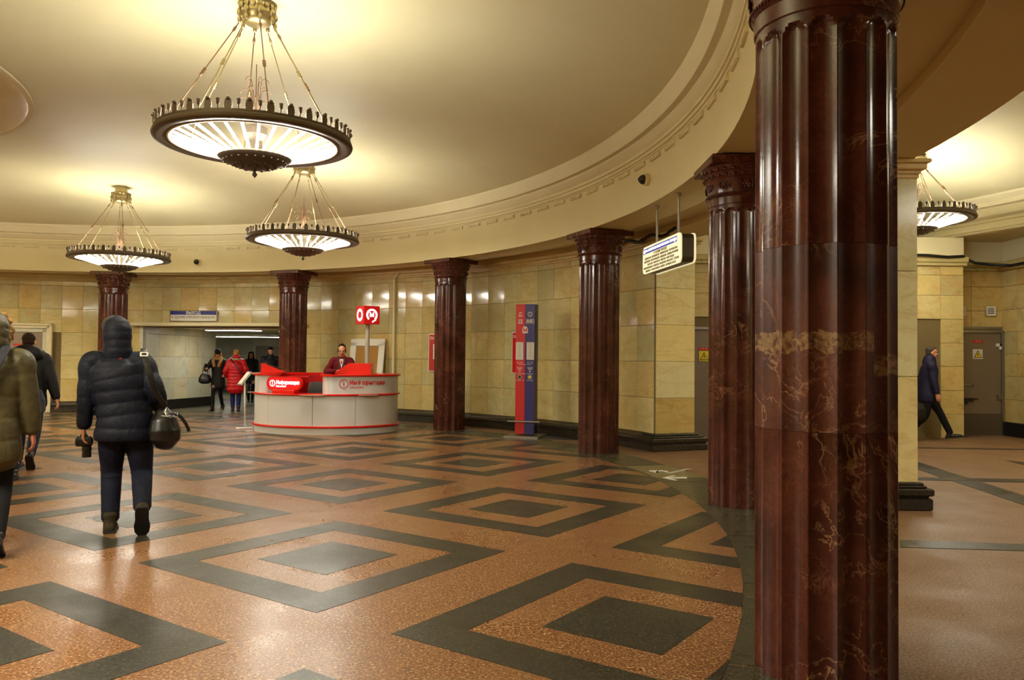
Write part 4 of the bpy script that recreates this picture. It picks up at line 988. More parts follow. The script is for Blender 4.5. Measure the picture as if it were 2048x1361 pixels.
def hand(mb, w, d, side, nrm, k=1.0, curl=.5):
    """w wrist, d direction of the fingers, nrm back of the hand; side: thumb side +-1"""
    d = d.normalized(); nrm = (V(nrm) - d * V(nrm).dot(d)).normalized(); lat = d.cross(nrm) * side
    mb.loft([(w - d * .03 * k, .026 * k, .020 * k), (w + d * .03 * k, .036 * k, .017 * k), (w + d * .085 * k, .040 * k, .014 * k)], ref=lat, n=12)
    for i, (o, l) in enumerate(((.030, .072), (.011, .082), (-.010, .077), (-.029, .060))):
        b = w + d * .078 * k + lat * o * k; c1 = curl * (1 + .12 * i)
        d1 = (d * cos(c1 * .5) - nrm * sin(c1 * .5)); d2 = (d * cos(c1 * 1.3) - nrm * sin(c1 * 1.3)); d3 = (d * cos(c1 * 2.0) - nrm * sin(c1 * 2.0))
        p1 = b + d1 * l * .45 * k; p2 = p1 + d2 * l * .32 * k; p3 = p2 + d3 * l * .26 * k
        mb.loft([(b, .0105 * k), (p1, .0098 * k), (p2, .009 * k), (p3, .0078 * k)], n=8)
    b = w + d * .018 * k + lat * .026 * k; t1 = (d * .75 + lat * .65 - nrm * .35).normalized(); t2 = (d * .95 + lat * .15 - nrm * .45).normalized()
    mb.loft([(b, .013 * k), (b + t1 * .036 * k, .0125 * k), (b + t1 * .036 * k + t2 * .03 * k, .010 * k)], n=8)
def head_shapes(mb, c, R, k=1.0):
    f = lambda x, y, z: c + R @ (V((x, y, z)) * k)
    e = lambda p, r: mb.ell(f(*p), tuple(q * k for q in r), R, 20, 14)
    e((0, -.012, .028), (.074, .092, .084)); e((0, .022, -.03), (.058, .066, .074)); e((0, .050, -.082), (.030, .034, .026)); e((0, .02, -.07), (.048, .055, .035))
    e((0, .074, .022), (.046, .014, .012)); e((.034, .058, -.028), (.022, .022, .024)); e((-.034, .058, -.028), (.022, .022, .024))
    e((.076, -.005, -.008), (.009, .019, .031)); e((-.076, -.005, -.008), (.009, .019, .031))
    mb.loft([(f(0, .080, .014), .009 * k), (f(0, .094, -.008), .010 * k), (f(0, .102, -.026), .015 * k)], n=10)
    e((0, .080, -.056), (.022, .010, .011))
def person(label, loc, heading, H=1.75, feet=None, lean=(0, 0), head=(0, 0, 0), arms=None, hands='both', coat=None, trousers=None, shoes=None, hair=None, hat=None, hood=None, scarf=None, female=False, skin=SKIN, face=True, voxel=.0085, shoulder=None, extras=None):
    """local frame: +Y forward, +X the person's right hand side is +X, Z up; metres for a 1.75 m figure"""
    k = H / 1.75; t = thing('person', label, 'person', loc, heading)
    zh = .93; sh_w = shoulder or (.165 if female else .19); hw = .095
    feet = feet or ((-.1, 0, 0, 0), (.1, 0, 0, 0))
    lx, ly = lean
    hip = V((0, 0, zh)); chest = hip + V((lx * .6, ly * .6, .32)); nb = hip + V((lx, ly, .53)); hc = nb + V((lx * .15, ly * .3 + .025, .17))
    yaw, pit, rol = head; R = M.Rotation(yaw, 3, 'Z') @ M.Rotation(-pit, 3, 'X') @ M.Rotation(rol, 3, 'Y')
    hc += V((0, .05 * sin(pit), -.02 * abs(sin(pit))))
    body = MB()
    # legs
    legs = []
    for s, ft in zip((-1, 1), feet):
        hj = hip + V((s * hw, 0, -.03)); pd = rad(ft[3]) if len(ft) > 3 else 0
        ank = V((ft[0], ft[1], ft[2] + .085)); knee, ank = ik(hj, ank, .435, .43, V((ft[4] if len(ft) > 4 else 0, 1, .05)))
        legs.append((hj, knee, ank, pd))
        body.loft(smooth_path([(hj, .082, .085), (hj.lerp(knee, .5), .072, .076), (knee, .052, .055), (knee.lerp(ank, .35), .052, .056), (ank, .034, .038)], 3), n=12)
        fd = V((0, cos(pd), -sin(pd))); body.loft([(ank - V((0, .02, .03)), .034), (ank + fd * .08 - V((0, 0, .05)), .036, .026), (ank + fd * .15 - V((0, 0, .055)), .03, .02)], n=10)
    body.loft(smooth_path([(hip + V((0, 0, -.06)), .15, .10), (hip + V((0, 0, .06)), .14, .10), (hip.lerp(chest, .5), .125, .09), (chest + V((0, 0, .05)), .155, .105), (nb + V((0, 0, -.06)), sh_w * .72, .075), (nb, .062, .062), (hc + V((0, -.01, -.07)), .052, .054)], 3), n=18)
    # arms
    arms = arms or ((-.26, .02, .82), (.26, .02, .82)); A = []
    for s, wr in zip((-1, 1), arms):
        sj = nb + V((s * sh_w, -.005, -.055)); pole = V((s * .5, -1, -.25)) if len(wr) < 6 else V(wr[3:6])
        el, w = ik(sj, V(wr[:3]), .285, .255, pole); A.append((sj, el, w, s))
        body.loft(smooth_path([(nb + V((s * .06, 0, -.045)), .05, .05), (sj, .056, .056), (sj.lerp(el, .5), .044, .046), (el, .036, .038), (el.lerp(w, .4), .037, .037), (w, .026, .022)], 3), n=12)
        if hands == 'both' or (hands == 'left' and s < 0) or (hands == 'right' and s > 0):
            hd = (w - el).normalized() * .8 + V((0, 0, -.2 if w.z < 1 else .1)); hand(body, w, hd, -1 if s > 0 else 1, V((s, -.1, 0)) if w.z < 1 else V((0, .6, .8)), 1.0, .45 if w.z < 1 else .9)
    head_shapes(body, hc, R)
    me = remeshed(body, voxel, skin, 'body', 3); 
    def put(nm, me_, par=t):
        if k != 1: me_.transform(M.Scale(k, 4))
        return link(nm, me_, par)
    bo = put('body', me)
    if face:
        for s in (-1, 1): put('eye', MB().ell(hc + R @ V((s * .031, .083, .006)), (.012, .006, .006), R, 10, 8).mesh('eye', EYEW, True))
        put('mouth', MB().ell(hc + R @ V((0, .089, -.056)), (.021, .004, .005), R, 10, 8).mesh('mouth', LIPS, True))
        for s in (-1, 1): put('eyebrow', MB().ell(hc + R @ V((s * .031, .084, .026)), (.018, .005, .004), R, 8, 6).mesh('eyebrow', hair[1] if hair else EYEW, True))
    if trousers:
        tr = MB(); w = trousers.get('w', 1)
        for (hj, kn, an, pd) in legs:
            hem = kn.lerp(an, trousers.get('hem', .97))
            tr.loft(smooth_path([(hj + V((0, 0, .04)), .098 * w, .108 * w), (hj.lerp(kn, .5), .088 * w, .092 * w), (kn, .069 * w, .071 * w), (kn.lerp(an, .45), .064 * w, .068 * w), (hem, .052 * w, .060 * w)], 6), n=14)
            if trousers.get('folds'):
                d = (an - kn).normalized()
                for q in range(4): tr.ell(kn.lerp(an, .72 + q * .07), (.062 * w, .067 * w, .014), None, 14, 6)
                tr.ell(kn, (.075 * w, .078 * w, .02), None, 14, 6); tr.ell(kn.lerp(an, .12), (.07 * w, .074 * w, .016), None, 14, 6)
        tr.loft([(hip + V((0, 0, -.12)), .155, .115), (hip, .16, .118), (hip + V((0, 0, .1)), .145, .108)], n=18)
        put('trousers', remeshed(tr, .010, trousers['m'], 'trousers', 3))
    if shoes:
        for (hj, kn, an, pd), ft in zip(legs, feet):
            s = MB(); Rf = M.Rotation(-pd, 3, 'X'); f = lambda x, y, z: an + Rf @ V((x, y, z - .085))
            sc = shoes.get('k', 1)
            s.loft([(f(0, -.075, .035), .036 * sc, .034), (f(0, -.03, .045), .041 * sc, .044), (f(0, .04, .042), .044 * sc, .042), (f(0, .11, .034), .048 * sc, .034), (f(0, .165, .028), .042 * sc, .026), (f(0, .195, .024), .03 * sc, .018)], n=14, power=2.6)
            s.loft([(f(0, -.02, .04), .046 * sc, .05), (f(0, -.02, .085 + shoes.get('shaft', .0) * .5), .046 * sc, .05), (f(0, -.022, .10 + shoes.get('shaft', 0)), .05 * sc, .055)], n=14)
            sh = put('shoe', remeshed(s, .008, shoes['m'], 'shoe', 2))
            so = MB(); so.prism([(x * sc * 1.04, y) for x, y in ((-.034, -.10), (.034, -.10), (.044, -.04), (.042, .04), (.052, .11), (.046, .17), (.026, .21), (-.026, .21), (-.046, .17), (-.052, .11), (-.042, .04), (-.044, -.04))], .022, f(0, 0, -.0), Rf @ V((1, 0, 0)), Rf @ V((0, 1, 0)))
            put('sole', so.mesh('sole', SOLE), sh)
    if coat:
        c = MB(); w = coat.get('w', 1.0); band = coat.get('band', 0); bz = coat.get('bz', .075); hem = coat.get('hem', .80); fl = coat.get('flare', 1.0)
        keys = [(V((0, 0, hem)) , .185 * w * fl, .145 * w * fl), (hip, .178 * w, .142 * w), (hip.lerp(chest, .45), .172 * w, .135 * w), (chest + V((0, 0, .02)), .188 * w, .142 * w), (nb + V((0, -.005, -.10)), (sh_w + .012) * min(w, 1.1), .125 * w), (nb + V((0, 0, -.03)), sh_w * .62, .09 * w), (nb + V((0, .0, .03)), .078, .078)]
        if hem < .78: keys.insert(0, keys[0]); keys[1] = (V((0, 0, (hem + zh) / 2)), .186 * w * (1 + fl) / 2, .148 * w * (1 + fl) / 2)
        secs = smooth_path(keys, 22)
        def puff(z): return 1 + (band * (abs(sin(pi * z / bz)) ** .45 - .6) if band else 0)
        secs = [(p, rx * puff(p.z - hem), ry * puff(p.z - hem)) for p, rx, ry in secs]
        c.loft(secs, n=30, power=2.4 if coat.get('square') else 2.25, cap='top' if coat.get('square') else True)
        for (sj, el, wr, s) in A:
            top = nb + V((s * .07, -.005, -.055)); aw = coat.get('aw', w)
            sk = smooth_path([(top, .075, .08), (sj + V((s * .0, 0, .0)), .078 * aw, .084 * aw), (sj.lerp(el, .45), .070 * aw, .076 * aw), (el, .062 * aw, .066 * aw), (el.lerp(wr, .5), .055 * aw, .058 * aw), (wr.lerp(el, .06), .046 * aw, .046 * aw)], 16)
            L = 0; o = []; pp = sk[0][0]
            for p, rx, ry in sk:
                L += (p - pp).length; pp = p; q = 1 + (band * 1.25 * (abs(sin(pi * L / (bz * 1.35))) ** .45 - .6) if band else 0); o.append((p, rx * q, ry * q))
            c.loft(o, n=18)
        if coat.get('collar'): 
            q = coat['collar']; c.loft([(nb + V((0, -.01, -.03)), .10 * q, .10 * q), (nb + V((0, -.005, .05)), .088 * q, .088 * q), (nb + V((0, 0, .085)), .082 * q, .082 * q)], n=20)
        if coat.get('hood_down'):
            q = coat['hood_down']; c.loft([(nb + V((-.11 * q, .0, .015)), .045 * q), (nb + V((-.085 * q, -.09 * q, .02)), .062 * q), (nb + V((0, -.125 * q, .01)), .075 * q), (nb + V((.085 * q, -.09 * q, .02)), .062 * q), (nb + V((.11 * q, .0, .015)), .045 * q)], ref=(0, 0, 1), n=14)
            c.ell(nb + V((0, -.10 * q, .06)), (.105 * q, .06 * q, .06 * q))
        put('jacket', remeshed(c, .0095 if coat.get('fine') else .012, coat['m'], 'jacket', coat.get('sm', 2)))
    if hair:
        kind, hm = hair[0], hair[1]; h = MB(); f = lambda x, y, z: hc + R @ V((x, y, z)); e = lambda p, r: h.ell(f(*p), r, R, 20, 14)
        if kind == 'short': e((0, -.032, .046), (.080, .088, .080)); e((0, -.055, .0), (.070, .055, .062)); e((0, .015, .088), (.058, .058, .030))
        if kind == 'balding': e((0, -.05, .01), (.079, .062, .060)); e((0, -.025, .06), (.066, .078, .060))
        if kind in ('long', 'down'):
            e((0, -.022, .045), (.083, .094, .080)); e((0, -.05, -.02), (.078, .06, .09))
            for s in (-1, 1): h.loft([(f(s * .05, -.01, .08), .035, .05), (f(s * .078, -.005, .0), .024, .045), (f(s * .085, .0, -.10), .03, .045), (f(s * .092, .02, -.20), .035, .03), (f(s * .088, .03, -.29), .02, .02)], n=12)
            h.loft([(f(0, -.075, .0), .07, .04), (f(0, -.095, -.15), .09, .035), (f(0, -.10, -.28), .06, .02)], n=14)
        if kind == 'bun': e((0, -.034, .046), (.079, .086, .078)); e((0, -.075, .095), (.026, .026, .026)); e((0, -.055, .0), (.072, .05, .062)); h.loft([(f(.07, .02, .03), .014), (f(.082, .012, -.04), .008)], n=8); h.loft([(f(-.07, .02, .03), .014), (f(-.084, .012, -.05), .010)], n=8)
        if kind == 'curly':
            e((0, -.02, .045), (.085, .092, .082)); rr = random.Random(4)
            for q in range(26):
                th = rr.uniform(0, 2 * pi); ph = rr.uniform(.0, 1.5); e((.082 * sin(ph) * cos(th), -.02 + .09 * sin(ph) * sin(th) if sin(th) < .5 else -.02, .045 + .08 * cos(ph)), (.022, .022, .022))
        put('hair', remeshed(h, .009, hm, 'hair', 2))
        if kind == 'beard' or len(hair) > 2:
            b = MB(); b.ell(f(0, .045, -.085), (.056, .05, .045), R); b.ell(f(.045, .02, -.055), (.02, .04, .05), R); b.ell(f(-.045, .02, -.055), (.02, .04, .05), R); put('beard', remeshed(b, .009, hair[2], 'beard', 2))
    if hat:
        h = MB(); f = lambda x, y, z: hc + R @ V((x, y, z)); h.ell(f(0, -.014, .062), (.088, .102, .092), R, 20, 14); h.lathe([(.0, -.01), (.0, .03)], 4) if 0 else None
        h.loft([(f(0, -.012, .03), .089, .103), (f(0, -.012, .068), .091, .105)], n=22, ref=R @ V((1, 0, 0)))
        put('beanie', remeshed(h, .008, hat, 'beanie', 2))
    if hood:
        h = MB(); f = lambda x, y, z: hc + R @ V((x, y, z)); q = hood.get('k', 1)
        zz = [-.125 + .28 * j / 40 for j in range(41)]; sec = []
        for z in zz:
            rr_ = sqrt(max(.02, 1 - (abs(z - .005) / .155) ** 2.6)) if z > 0 else 1 - .10 * (-z / .125)
            pf = 1 + .05 * (abs(sin(pi * (z + .125) / .07)) ** .5 - .5); sec.append((f(0, -.028 + .02 * z, z), .116 * rr_ * pf * q, .128 * rr_ * pf * q))
        h.loft(sec, n=28, ref=R @ V((1, 0, 0)), power=2.2)
        h.loft([(f(0, -.03, -.10), .11, .11), (nb + V((0, -.01, .03)), .118, .11), (nb + V((0, -.01, -.02)), .125, .10)], n=20)
        put('hood', remeshed(h, .009, hood['m'], 'hood', 1))
        if hood.get('fur'):
            fu = MB(); rr = random.Random(9)
            for q_ in range(150):
                a = rr.uniform(-.35, 1.0) * pi * 1.3 + .2; r0 = rr.uniform(.115, .145); p = f(r0 * cos(a), .03 + rr.uniform(-.035, .035), .01 + r0 * 1.15 * sin(a)); fu.ell(p, (.02, .02, .02), None, 6, 4)
            put('fur_trim', remeshed(fu, .010, hood['fur'], 'fur_trim', 0))
        if hood.get('cap'):
            fu = MB(); fu.ell(f(-.012, .03, .092), (.10, .105, .088), R, 20, 12); put('cap', fu.mesh('cap', hood['cap'], True))
    if scarf:
        s = MB(); s.loft([(nb + V((.10 * cos(a), .10 * sin(a) * .9, .03 + .015 * sin(3 * a))), .042) for a in [2 * pi * q / 14 for q in range(15)]], ref=(0, 0, 1), n=10, cap=False)
        if scarf.get('lapel'):
            for sd in (-1, 1): s.loft([(nb + V((sd * .10, .02, .03)), .05), (nb + V((sd * .10, .12, -.06)), .048), (nb + V((sd * .06, .155, -.20)), .04)], n=10)
        put('scarf' if not scarf.get('lapel') else 'fur_collar', remeshed(s, .010, scarf['m'], 'scarf', 1))
    info = dict(hip=hip, chest=chest, nb=nb, hc=hc, R=R, A=A, legs=legs, k=k, put=put, t=t)
    if extras: extras(info)
    return t, info
def world_pt(t, p): 
    return M.Translation(t.location) @ M.Rotation(t.rotation_euler.z, 4, 'Z') @ V(p)
def bag_strap(pts, w=.02, th=.004, m=BLACKL, name='strap', parent=None):
    mb = MB(); mb.loft([(p, w, th) for p in smooth_only(pts, 6)], ref=(1, 0, 0), n=8, cap=False, power=4); return mb.build(name, m, parent)
def smooth_only(pts, n): return [q[0] for q in smooth_path([(p, 1, 1) for p in pts], n)]

NAVY_P = m_cloth('navy_puffer', (17, 20, 34), .6, .6, 13, .25); JEANS = m_cloth('dark_denim', (26, 28, 44), .8, .3, 30, .2)
OLIVE = m_cloth('olive_puffer', (74, 66, 38), .5, .4, 12, .4); BLK = m_cloth('black_cloth', (17, 15, 16), .6, .4, 14, .3); BLK2 = m_cloth('black_trousers', (22, 20, 22), .8, .3, 24, .2)
FUR = m_hair('tan_fur', (168, 130, 78)); BROWNH = m_hair('brown_hair', (44, 28, 18)); BLKH = m_hair('dark_hair', (20, 14, 11)); GREYH = m_hair('grey_hair', (70, 62, 52)); BLOND = m_hair('blond_hair', (180, 132, 62))
BOOT = m_cloth('olive_suede_boot', (58, 50, 34), .8, .2, 30, .2); BSHOE = mat('black_shoe', rgb(18, 15, 14), .3)
PUFR = m_cloth('red_puffer', (206, 16, 30), .45, .4, 14, .4); BLUEJ = m_cloth('blue_jeans', (34, 40, 92), .8, .3, 26, .2); MAROON = m_cloth('maroon_knit', (92, 12, 22), .8, .25, 40, .2)
NAVYC = m_cloth('navy_coat', (26, 22, 50), .6, .35, 14, .3)

# man in the navy puffer jacket, walking away
def ex_navy(I): 
    I['put']('label_tag', MB().box(I['nb'] + V((.03, -.165, -.02)), (.02, .004, .008)).mesh('label_tag', DREDM))
man, I = person('man seen from behind in navy quilted puffer jacket with hood up, walking away', (-3.19, 6.62, 0), rad(23), 1.74,
    feet=((-.10, .05, 0, 0, -.05), (.15, -.26, .14, 55, .0)), lean=(-.07, .03), head=(.15, .12, -.03), arms=((-.31, .03, .84, -.6, -.8, 0), (.27, .12, 1.0, .2, -.8, -.2)), skin=SKIN,
    coat=dict(m=NAVY_P, w=1.20, aw=1.16, band=.075, bz=.102, hem=.765, flare=1.04, fine=True, sm=1, square=1), trousers=dict(m=JEANS, w=1.22, folds=True), shoes=dict(m=BOOT, k=1.12, shaft=.05),
    hair=('short', BROWNH), hood=dict(m=NAVY_P, k=.96, cap=m_cloth('grey_cap', (62, 64, 54), .8)), face=True, voxel=.0075, shoulder=.19, extras=ex_navy)
# camera in his left hand
w = world_pt(man, I['A'][0][2] * I['k'])
ph = thing('photo_camera', 'black camera with lens pointing down in the left hand of the man in navy', 'camera', w + V((-.0, .01, -.11)), rad(20))
MB().loft([(V((-.05, 0, 0)), .042, .03), (V((.05, 0, 0)), .042, .03)], ref=(0, 0, 1), n=16, power=3).build('camera_body', DARK, ph, smooth=True, angle=40)
MB().lathe([(0, 0), (.036, 0), (.038, -.03), (.034, -.035), (.036, -.09), (0, -.09)], 20, (0.02, 0, -.04)).build('lens', BLACKL, ph, smooth=True, angle=40)
MB().box((0, 0, .05), (.05, .05, .03), ch=.008).build('viewfinder', DARK, ph)
# shoulder bag
nb_ = I['nb']; P = lambda x, y, z: V((x, y, z))
bg = thing('shoulder_bag', 'black leather shoulder bag at the right hip of the man in the navy jacket', 'bag', man.location, man.rotation_euler.z)
b = MB(); b.loft([(P(.285, -.15, 1.00), .055, .08), (P(.29, -.145, .95), .095, .13), (P(.30, -.14, .85), .125, .16), (P(.305, -.14, .77), .12, .15), (P(.30, -.14, .73), .085, .11)], ref=(1, 0, 0), n=22, power=2.8)
link('bag_body', remeshed(b, .010, BLACKL, 'bag_body', 2), bg)
bag_strap([P(.315, -.17, 1.02), P(.24, -.22, 1.14), P(.19, -.225, 1.28), P(.150, -.185, 1.42), P(.13, -.10, 1.50), P(.125, .0, 1.515), P(.14, .10, 1.46), P(.2, .18, 1.3), P(.30, .12, 1.05)], .024, .005, BLACKL, 'strap', bg)
bag_strap([P(.33, -.26, .99), P(.40, -.30, .98), P(.455, -.28, .91), P(.485, -.27, .84)], .014, .012, BLACKL, 'handle', bg)
mb = MB(); mb.prism(rrect(.062, .042, .008), .006, (.135, -.155, 1.465), (1, 0, .0), (0, .55, .83), (0, -.83, .55)); mb.build('buckle', WHITE, bg)
MB().prism(rrect(.036, .020, .004), .004, (.135, -.161, 1.469), (1, 0, .0), (0, .55, .83), (0, -.83, .55)).build('buckle_slot', DARK, bg)
mb = MB(); mb.tube([P(.315, -.2, 1.03), P(.30, -.24, 1.0), P(.32, -.25, .96), P(.335, -.25, .93)], .011, 8); mb.ell((.33, -.262, .895), (.008, .006, .008)); mb.build('clasp', STEEL, bg, smooth=True)
b = MB(); b.tube([P(.26, -.235, .97), P(.33, -.275, .965), P(.40, -.24, .95)], .004, 6); b.build('zip', STEEL, bg)

# man in the olive parka, cut by the left edge
om, I = person('person in olive green puffer parka with fur-trimmed hood, cut off by the left edge', (-3.83, 5.85, 0), rad(27), 1.74,
    feet=((-.1, .28, 0, 0), (.1, -.22, .06, 35)), lean=(.0, .03), head=(.1, .1, 0), arms=((-.33, .1, .86), (.30, .05, .80, .7, -.7, 0)), skin=SKIN_R,
    coat=dict(m=OLIVE, w=1.2, aw=1.34, band=.05, bz=.155, hem=.68, flare=1.02, fine=True), trousers=dict(m=BLK2), shoes=dict(m=BSHOE), hair=('short', BROWNH), hood=dict(m=OLIVE, k=1.05, fur=FUR), face=False, voxel=.0075)
sb = thing('shoulder_strap_bag', 'dark grey bag strap across the back of the olive parka', 'bag', om.location, om.rotation_euler.z)
bag_strap([P(.10, .05, 1.53), P(.11, -.10, 1.49), P(.06, -.195, 1.36), P(-.03, -.215, 1.18), P(-.14, -.21, 1.0), P(-.24, -.14, .84)], .03, .006, m_cloth('grey_webbing', (38, 38, 46), .7), 'strap', sb)
b = MB(); b.loft([(P(-.33, -.1, .86), .06, .13), (P(-.34, -.1, .66), .07, .15)], n=18, power=3.5); link('bag_body', remeshed(b, .012, BLK, 'bag_body'), sb)

# man in black behind him
bm_, I = person('man in short black jacket with bulky hood, walking away behind the olive parka', (-6.26, 10.35, 0), rad(22), 1.74,
    feet=((-.10, .06, 0, 0), (.10, -.33, .10, 45)), lean=(-.01, .02), head=(.1, .2, 0), arms=((-.28, .1, .86), (.36, -.02, .80, .8, -.6, 0)),
    coat=dict(m=BLK, w=1.24, aw=1.15, band=.03, bz=.16, hem=.80, hood_down=1.35), trousers=dict(m=JEANS, w=1.0), shoes=dict(m=BSHOE), hair=('short', BROWNH), face=True)
mb_ = thing('messenger_bag', 'grey blue messenger bag at the hip of the man in the black jacket', 'bag', bm_.location, bm_.rotation_euler.z)
b = MB(); R_ = M.Rotation(rad(-18), 3, 'Y'); b.loft([(P(.05, -.24, .98), .15, .045), (P(.08, -.25, .84), .17, .06), (P(.10, -.25, .72), .15, .05)], n=20, power=3.2)
link('bag_body', remeshed(b, .012, m_cloth('slate_canvas', (54, 56, 74), .7), 'bag_body'), mb_)
bag_strap([P(.0, -.23, .98), P(-.1, -.2, 1.2), P(-.16, -.12, 1.42), P(-.14, 0, 1.49)], .022, .005, BLACKL, 'strap', mb_)

# person hidden behind the olive parka
person('person in dark clothes mostly hidden behind the olive parka, dark trousers and shoe showing', (-6.05, 9.35, 0), rad(26), 1.70, feet=((-.12, .25, 0, 0), (.24, -.12, 0, 10)), arms=((-.2, .1, .9), (.2, .05, .9)), lean=(0, .02),
    coat=dict(m=BLK, w=.95, hem=.82), trousers=dict(m=BLK2), shoes=dict(m=BSHOE), hair=('short', BLKH), face=False)

# woman with the beanie and phone
wp, I = person('woman in black coat and beanie with fur collar, walking towards us looking at a phone', (-7.98, 21.75, 0), rad(180 + 2), 1.66,
    feet=((-.02, -.33, .05, 38), (.06, .28, 0, 0)), lean=(0, .02), head=(.25, .45, 0), arms=((-.22, .05, 1.05, -.6, -.6, 0), (.24, .30, 1.20, .6, -.5, -.6)), female=True,
    coat=dict(m=BLK, w=1.02, aw=.98, hem=.66, flare=1.05), trousers=dict(m=BLK2, w=.82), shoes=dict(m=BSHOE, shaft=.08), hair=('down', BLOND), hat=m_cloth('black_knit', (14, 13, 14), .8), scarf=dict(m=FUR, lapel=1))
w = world_pt(wp, (I['A'][1][2] + V((0, .05, .04))) * I['k'])
t_ = thing('phone', 'small dark phone held up by the woman in the black beanie', 'phone', w, rad(20)); MB().box((0, 0, .03), (.075, .012, .14), M.Rotation(.5, 3, 'X'), ch=.004).build('phone_body', DARK, t_)
hb = thing('handbag', 'black handbag hanging at the left of the woman in the beanie', 'bag', world_pt(wp, (.36, -.02, 0)), rad(22))
b = MB(); b.loft([(P(0, 0, .97), .12, .05), (P(0, 0, .86), .17, .08), (P(0, 0, .77), .17, .08), (P(0, 0, .75), .14, .06)], n=20, power=2.6); link('bag_body', remeshed(b, .012, BLACKL, 'bag_body'), hb)
mb = MB(); mb.tube(smooth_only([P(-.07, 0, .96), P(-.05, 0, 1.12), P(-.02, .0, 1.2), P(.05, 0, 1.12), P(.07, 0, .96)], 4), .009, 6); mb.build('handle', BLACKL, hb)
# woman in red
wr_, I = person('woman in long red puffer coat and jeans seen from behind', (-7.36, 21.35, 0), rad(20), 1.64, feet=((-.07, .12, 0, 0), (.08, -.02, 0, 0)), female=True, arms=((-.25, .16, 1.0), (.25, .16, 1.0)), head=(0, .1, 0),
    coat=dict(m=PUFR, w=1.28, aw=1.28, band=.07, bz=.095, hem=.60, flare=1.0), trousers=dict(m=BLUEJ, w=1.02), shoes=dict(m=mat('brown_boot', rgb(54, 30, 20), .5), shaft=.05), hair=('curly', BLOND), scarf=dict(m=m_cloth('beige_scarf', (190, 164, 122), .8)), face=False,
    extras=lambda I: I['put']('red_hood', remeshed(MB().ell(I['nb'] + V((0, -.06, .10)), (.115, .085, .062)), .012, PUFR, 'red_hood', 1)))
xb = thing('crossbody_bag', 'dark crossbody bag with thin strap over the red coat', 'bag', wr_.location, wr_.rotation_euler.z)
bag_strap([P(-.13, .0, 1.45), P(-.12, -.13, 1.38), P(-.02, -.205, 1.24), P(.12, -.215, 1.06), P(.25, -.16, .90), P(.30, -.05, .74)], .014, .005, BLACKL, 'strap', xb)
b = MB(); b.loft([(P(.29, .03, .74), .05, .12), (P(.29, .03, .52), .05, .13)], n=16, power=3.5); link('bag_body', remeshed(b, .012, BLACKL, 'bag_body'), xb)
# woman in black further back
wk, I = person('woman with long dark hair in black coat walking deeper in the passage', (-8.45, 25.9, 0), rad(180 + 19), 1.64, feet=((-.06, .1, 0, 0), (.06, -.12, .0, 8)), female=True, arms=((-.22, .02, .86), (.24, .05, .86)),
    coat=dict(m=BLK, w=1.0, hem=.70, flare=1.05), trousers=dict(m=BLK2, w=.8), shoes=dict(m=BSHOE, shaft=.06), hair=('long', BLKH))
hb2 = thing('handbag', 'dark handbag carried by the long haired woman deep in the passage', 'bag', world_pt(wk, (-.30, .05, 0)), rad(10))
b = MB(); b.loft([(P(0, 0, .80), .12, .05), (P(0, 0, .60), .14, .06)], n=16, power=3.2); link('bag_body', remeshed(b, .014, BLACKL, 'bag_body'), hb2)
MB().tube([P(-.05, 0, .8), P(0, 0, .92), P(.05, 0, .8)], .008, 6).build('handle', BLACKL, hb2)
# bearded man
person('bearded man in dark jacket looking down, left of the column behind the desk', (-7.22, 23.9, 0), rad(180 + 25), 1.76, feet=((-.1, .1, 0, 0), (.1, -.1, 0, 0)), head=(.0, .35, 0), arms=((-.12, .28, 1.08), (.10, .28, 1.08)),
    coat=dict(m=BLK, w=1.14, aw=1.1, hem=.76, collar=1), trousers=dict(m=BLK2), shoes=dict(m=BSHOE), hair=('short', BLKH, GREYH))
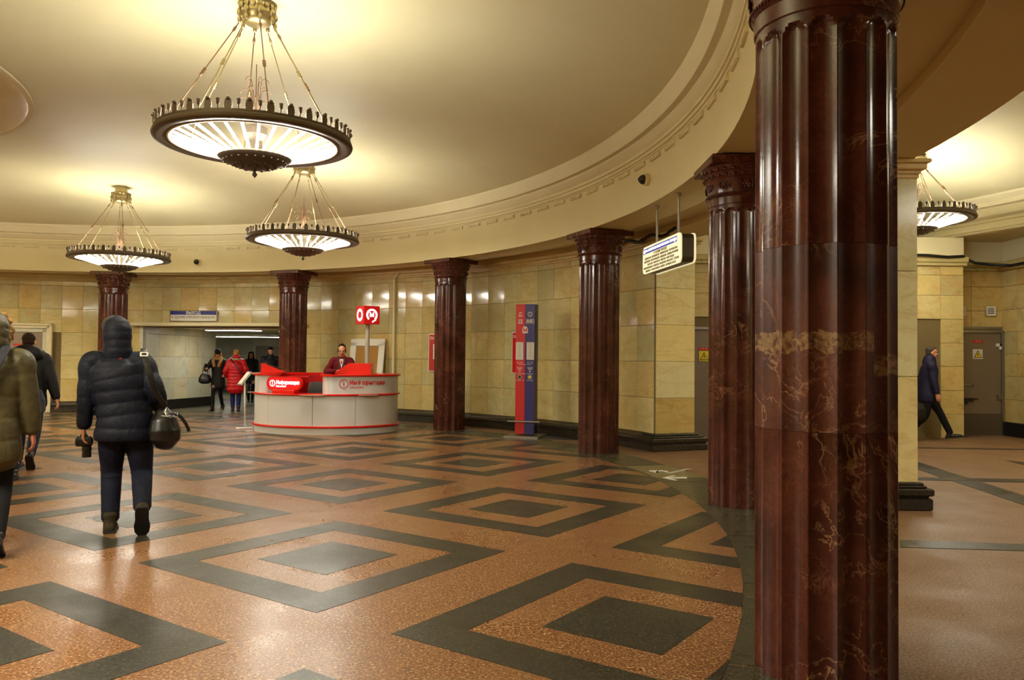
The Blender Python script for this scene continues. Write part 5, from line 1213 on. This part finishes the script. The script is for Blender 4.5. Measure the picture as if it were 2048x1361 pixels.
# desk attendant
def ex_att(I):
    nb, ch = I['nb'], I['chest']; k = I['put']
    k('white_shirt', MB().prism([(-.045, .06), (.045, .06), (0, -.13)], .012, nb + V((0, .125, -.08)), (1, 0, 0), (0, -.1, 1), (0, 1, .1)).mesh('white_shirt', WHITE))
    for s in (-1, 1): k('lapel', MB().prism([(0, .08), (.03 * s, .08), (.012 * s, -.16), (0, -.17)], .014, nb + V((.035 * s, .13, -.08)), (1, 0, 0), (0, -.1, 1), (0, 1, .1)).mesh('lapel', m_cloth('grey_trim', (60, 54, 58), .7)))
    k('red_tie', MB().prism([(-.02, .03), (.02, .03), (.012, -.04), (-.012, -.04)], .01, nb + V((0, .14, -.08)), (1, 0, 0), (0, -.1, 1), (0, 1, .1)).mesh('red_tie', DREDM))
    k('name_badge', MB().box(ch + V((-.10, .17, .045)), (.075, .006, .045), M.Rotation(.3, 3, 'Y')).mesh('name_badge', WHITE))
    g = MB()
    for s in (-1, 1): g.ring(.021, .0192, .0015, I['hc'] + I['R'] @ V((s * .03, .094, .004)), I['R'] @ V((-1, 0, 0)), I['R'] @ V((0, 0, 1)), 14)
    k('glasses', g.mesh('glasses', DARK))
person('woman attendant with dark bun and glasses in maroon cardigan, head bowed at the desk', (-3.46, 16.30, 0), rad(180 + 8), 1.74, female=True, head=(.0, .42, 0), lean=(0, .05), arms=((-.06, .30, 1.16, -.9, -.3, -.3), (.08, .30, 1.20, .9, -.3, -.3)),
    coat=dict(m=MAROON, w=1.06, aw=.95, hem=.78), trousers=dict(m=BLK2), shoes=dict(m=BSHOE), hair=('bun', BLKH), extras=ex_att)
# man walking on the right
rm_, I = person('man in dark navy coat striding to the right past the alcove', (7.88, 15.15, 0), rad(-108), 1.78, feet=((-.09, .42, 0, -8), (.09, -.34, .06, 40)), lean=(0, .04), arms=((-.27, -.16, .90), (.27, .12, .84)), head=(0, .02, 0),
    coat=dict(m=NAVYC, w=1.12, aw=1.0, band=.015, bz=.2, hem=.74, collar=1.25), trousers=dict(m=BLK2, w=.95), shoes=dict(m=BSHOE), hair=('short', GREYH))
bc = thing('briefcase', 'black soft bag carried by the man walking on the right', 'bag', world_pt(rm_, (.30, -.27, 0)), rad(0))
b = MB(); b.loft([(P(0, 0, .70), .17, .06), (P(0, 0, .60), .20, .08), (P(0, 0, .44), .20, .08), (P(0, 0, .40), .17, .06)], n=20, power=3.2); link('bag_body', remeshed(b, .012, BLACKL, 'bag_body'), bc)
MB().tube(smooth_only([P(-.08, 0, .70), P(-.05, 0, .79), P(.05, 0, .79), P(.08, 0, .70)], 4), .010, 6).build('handle', BLACKL, bc)
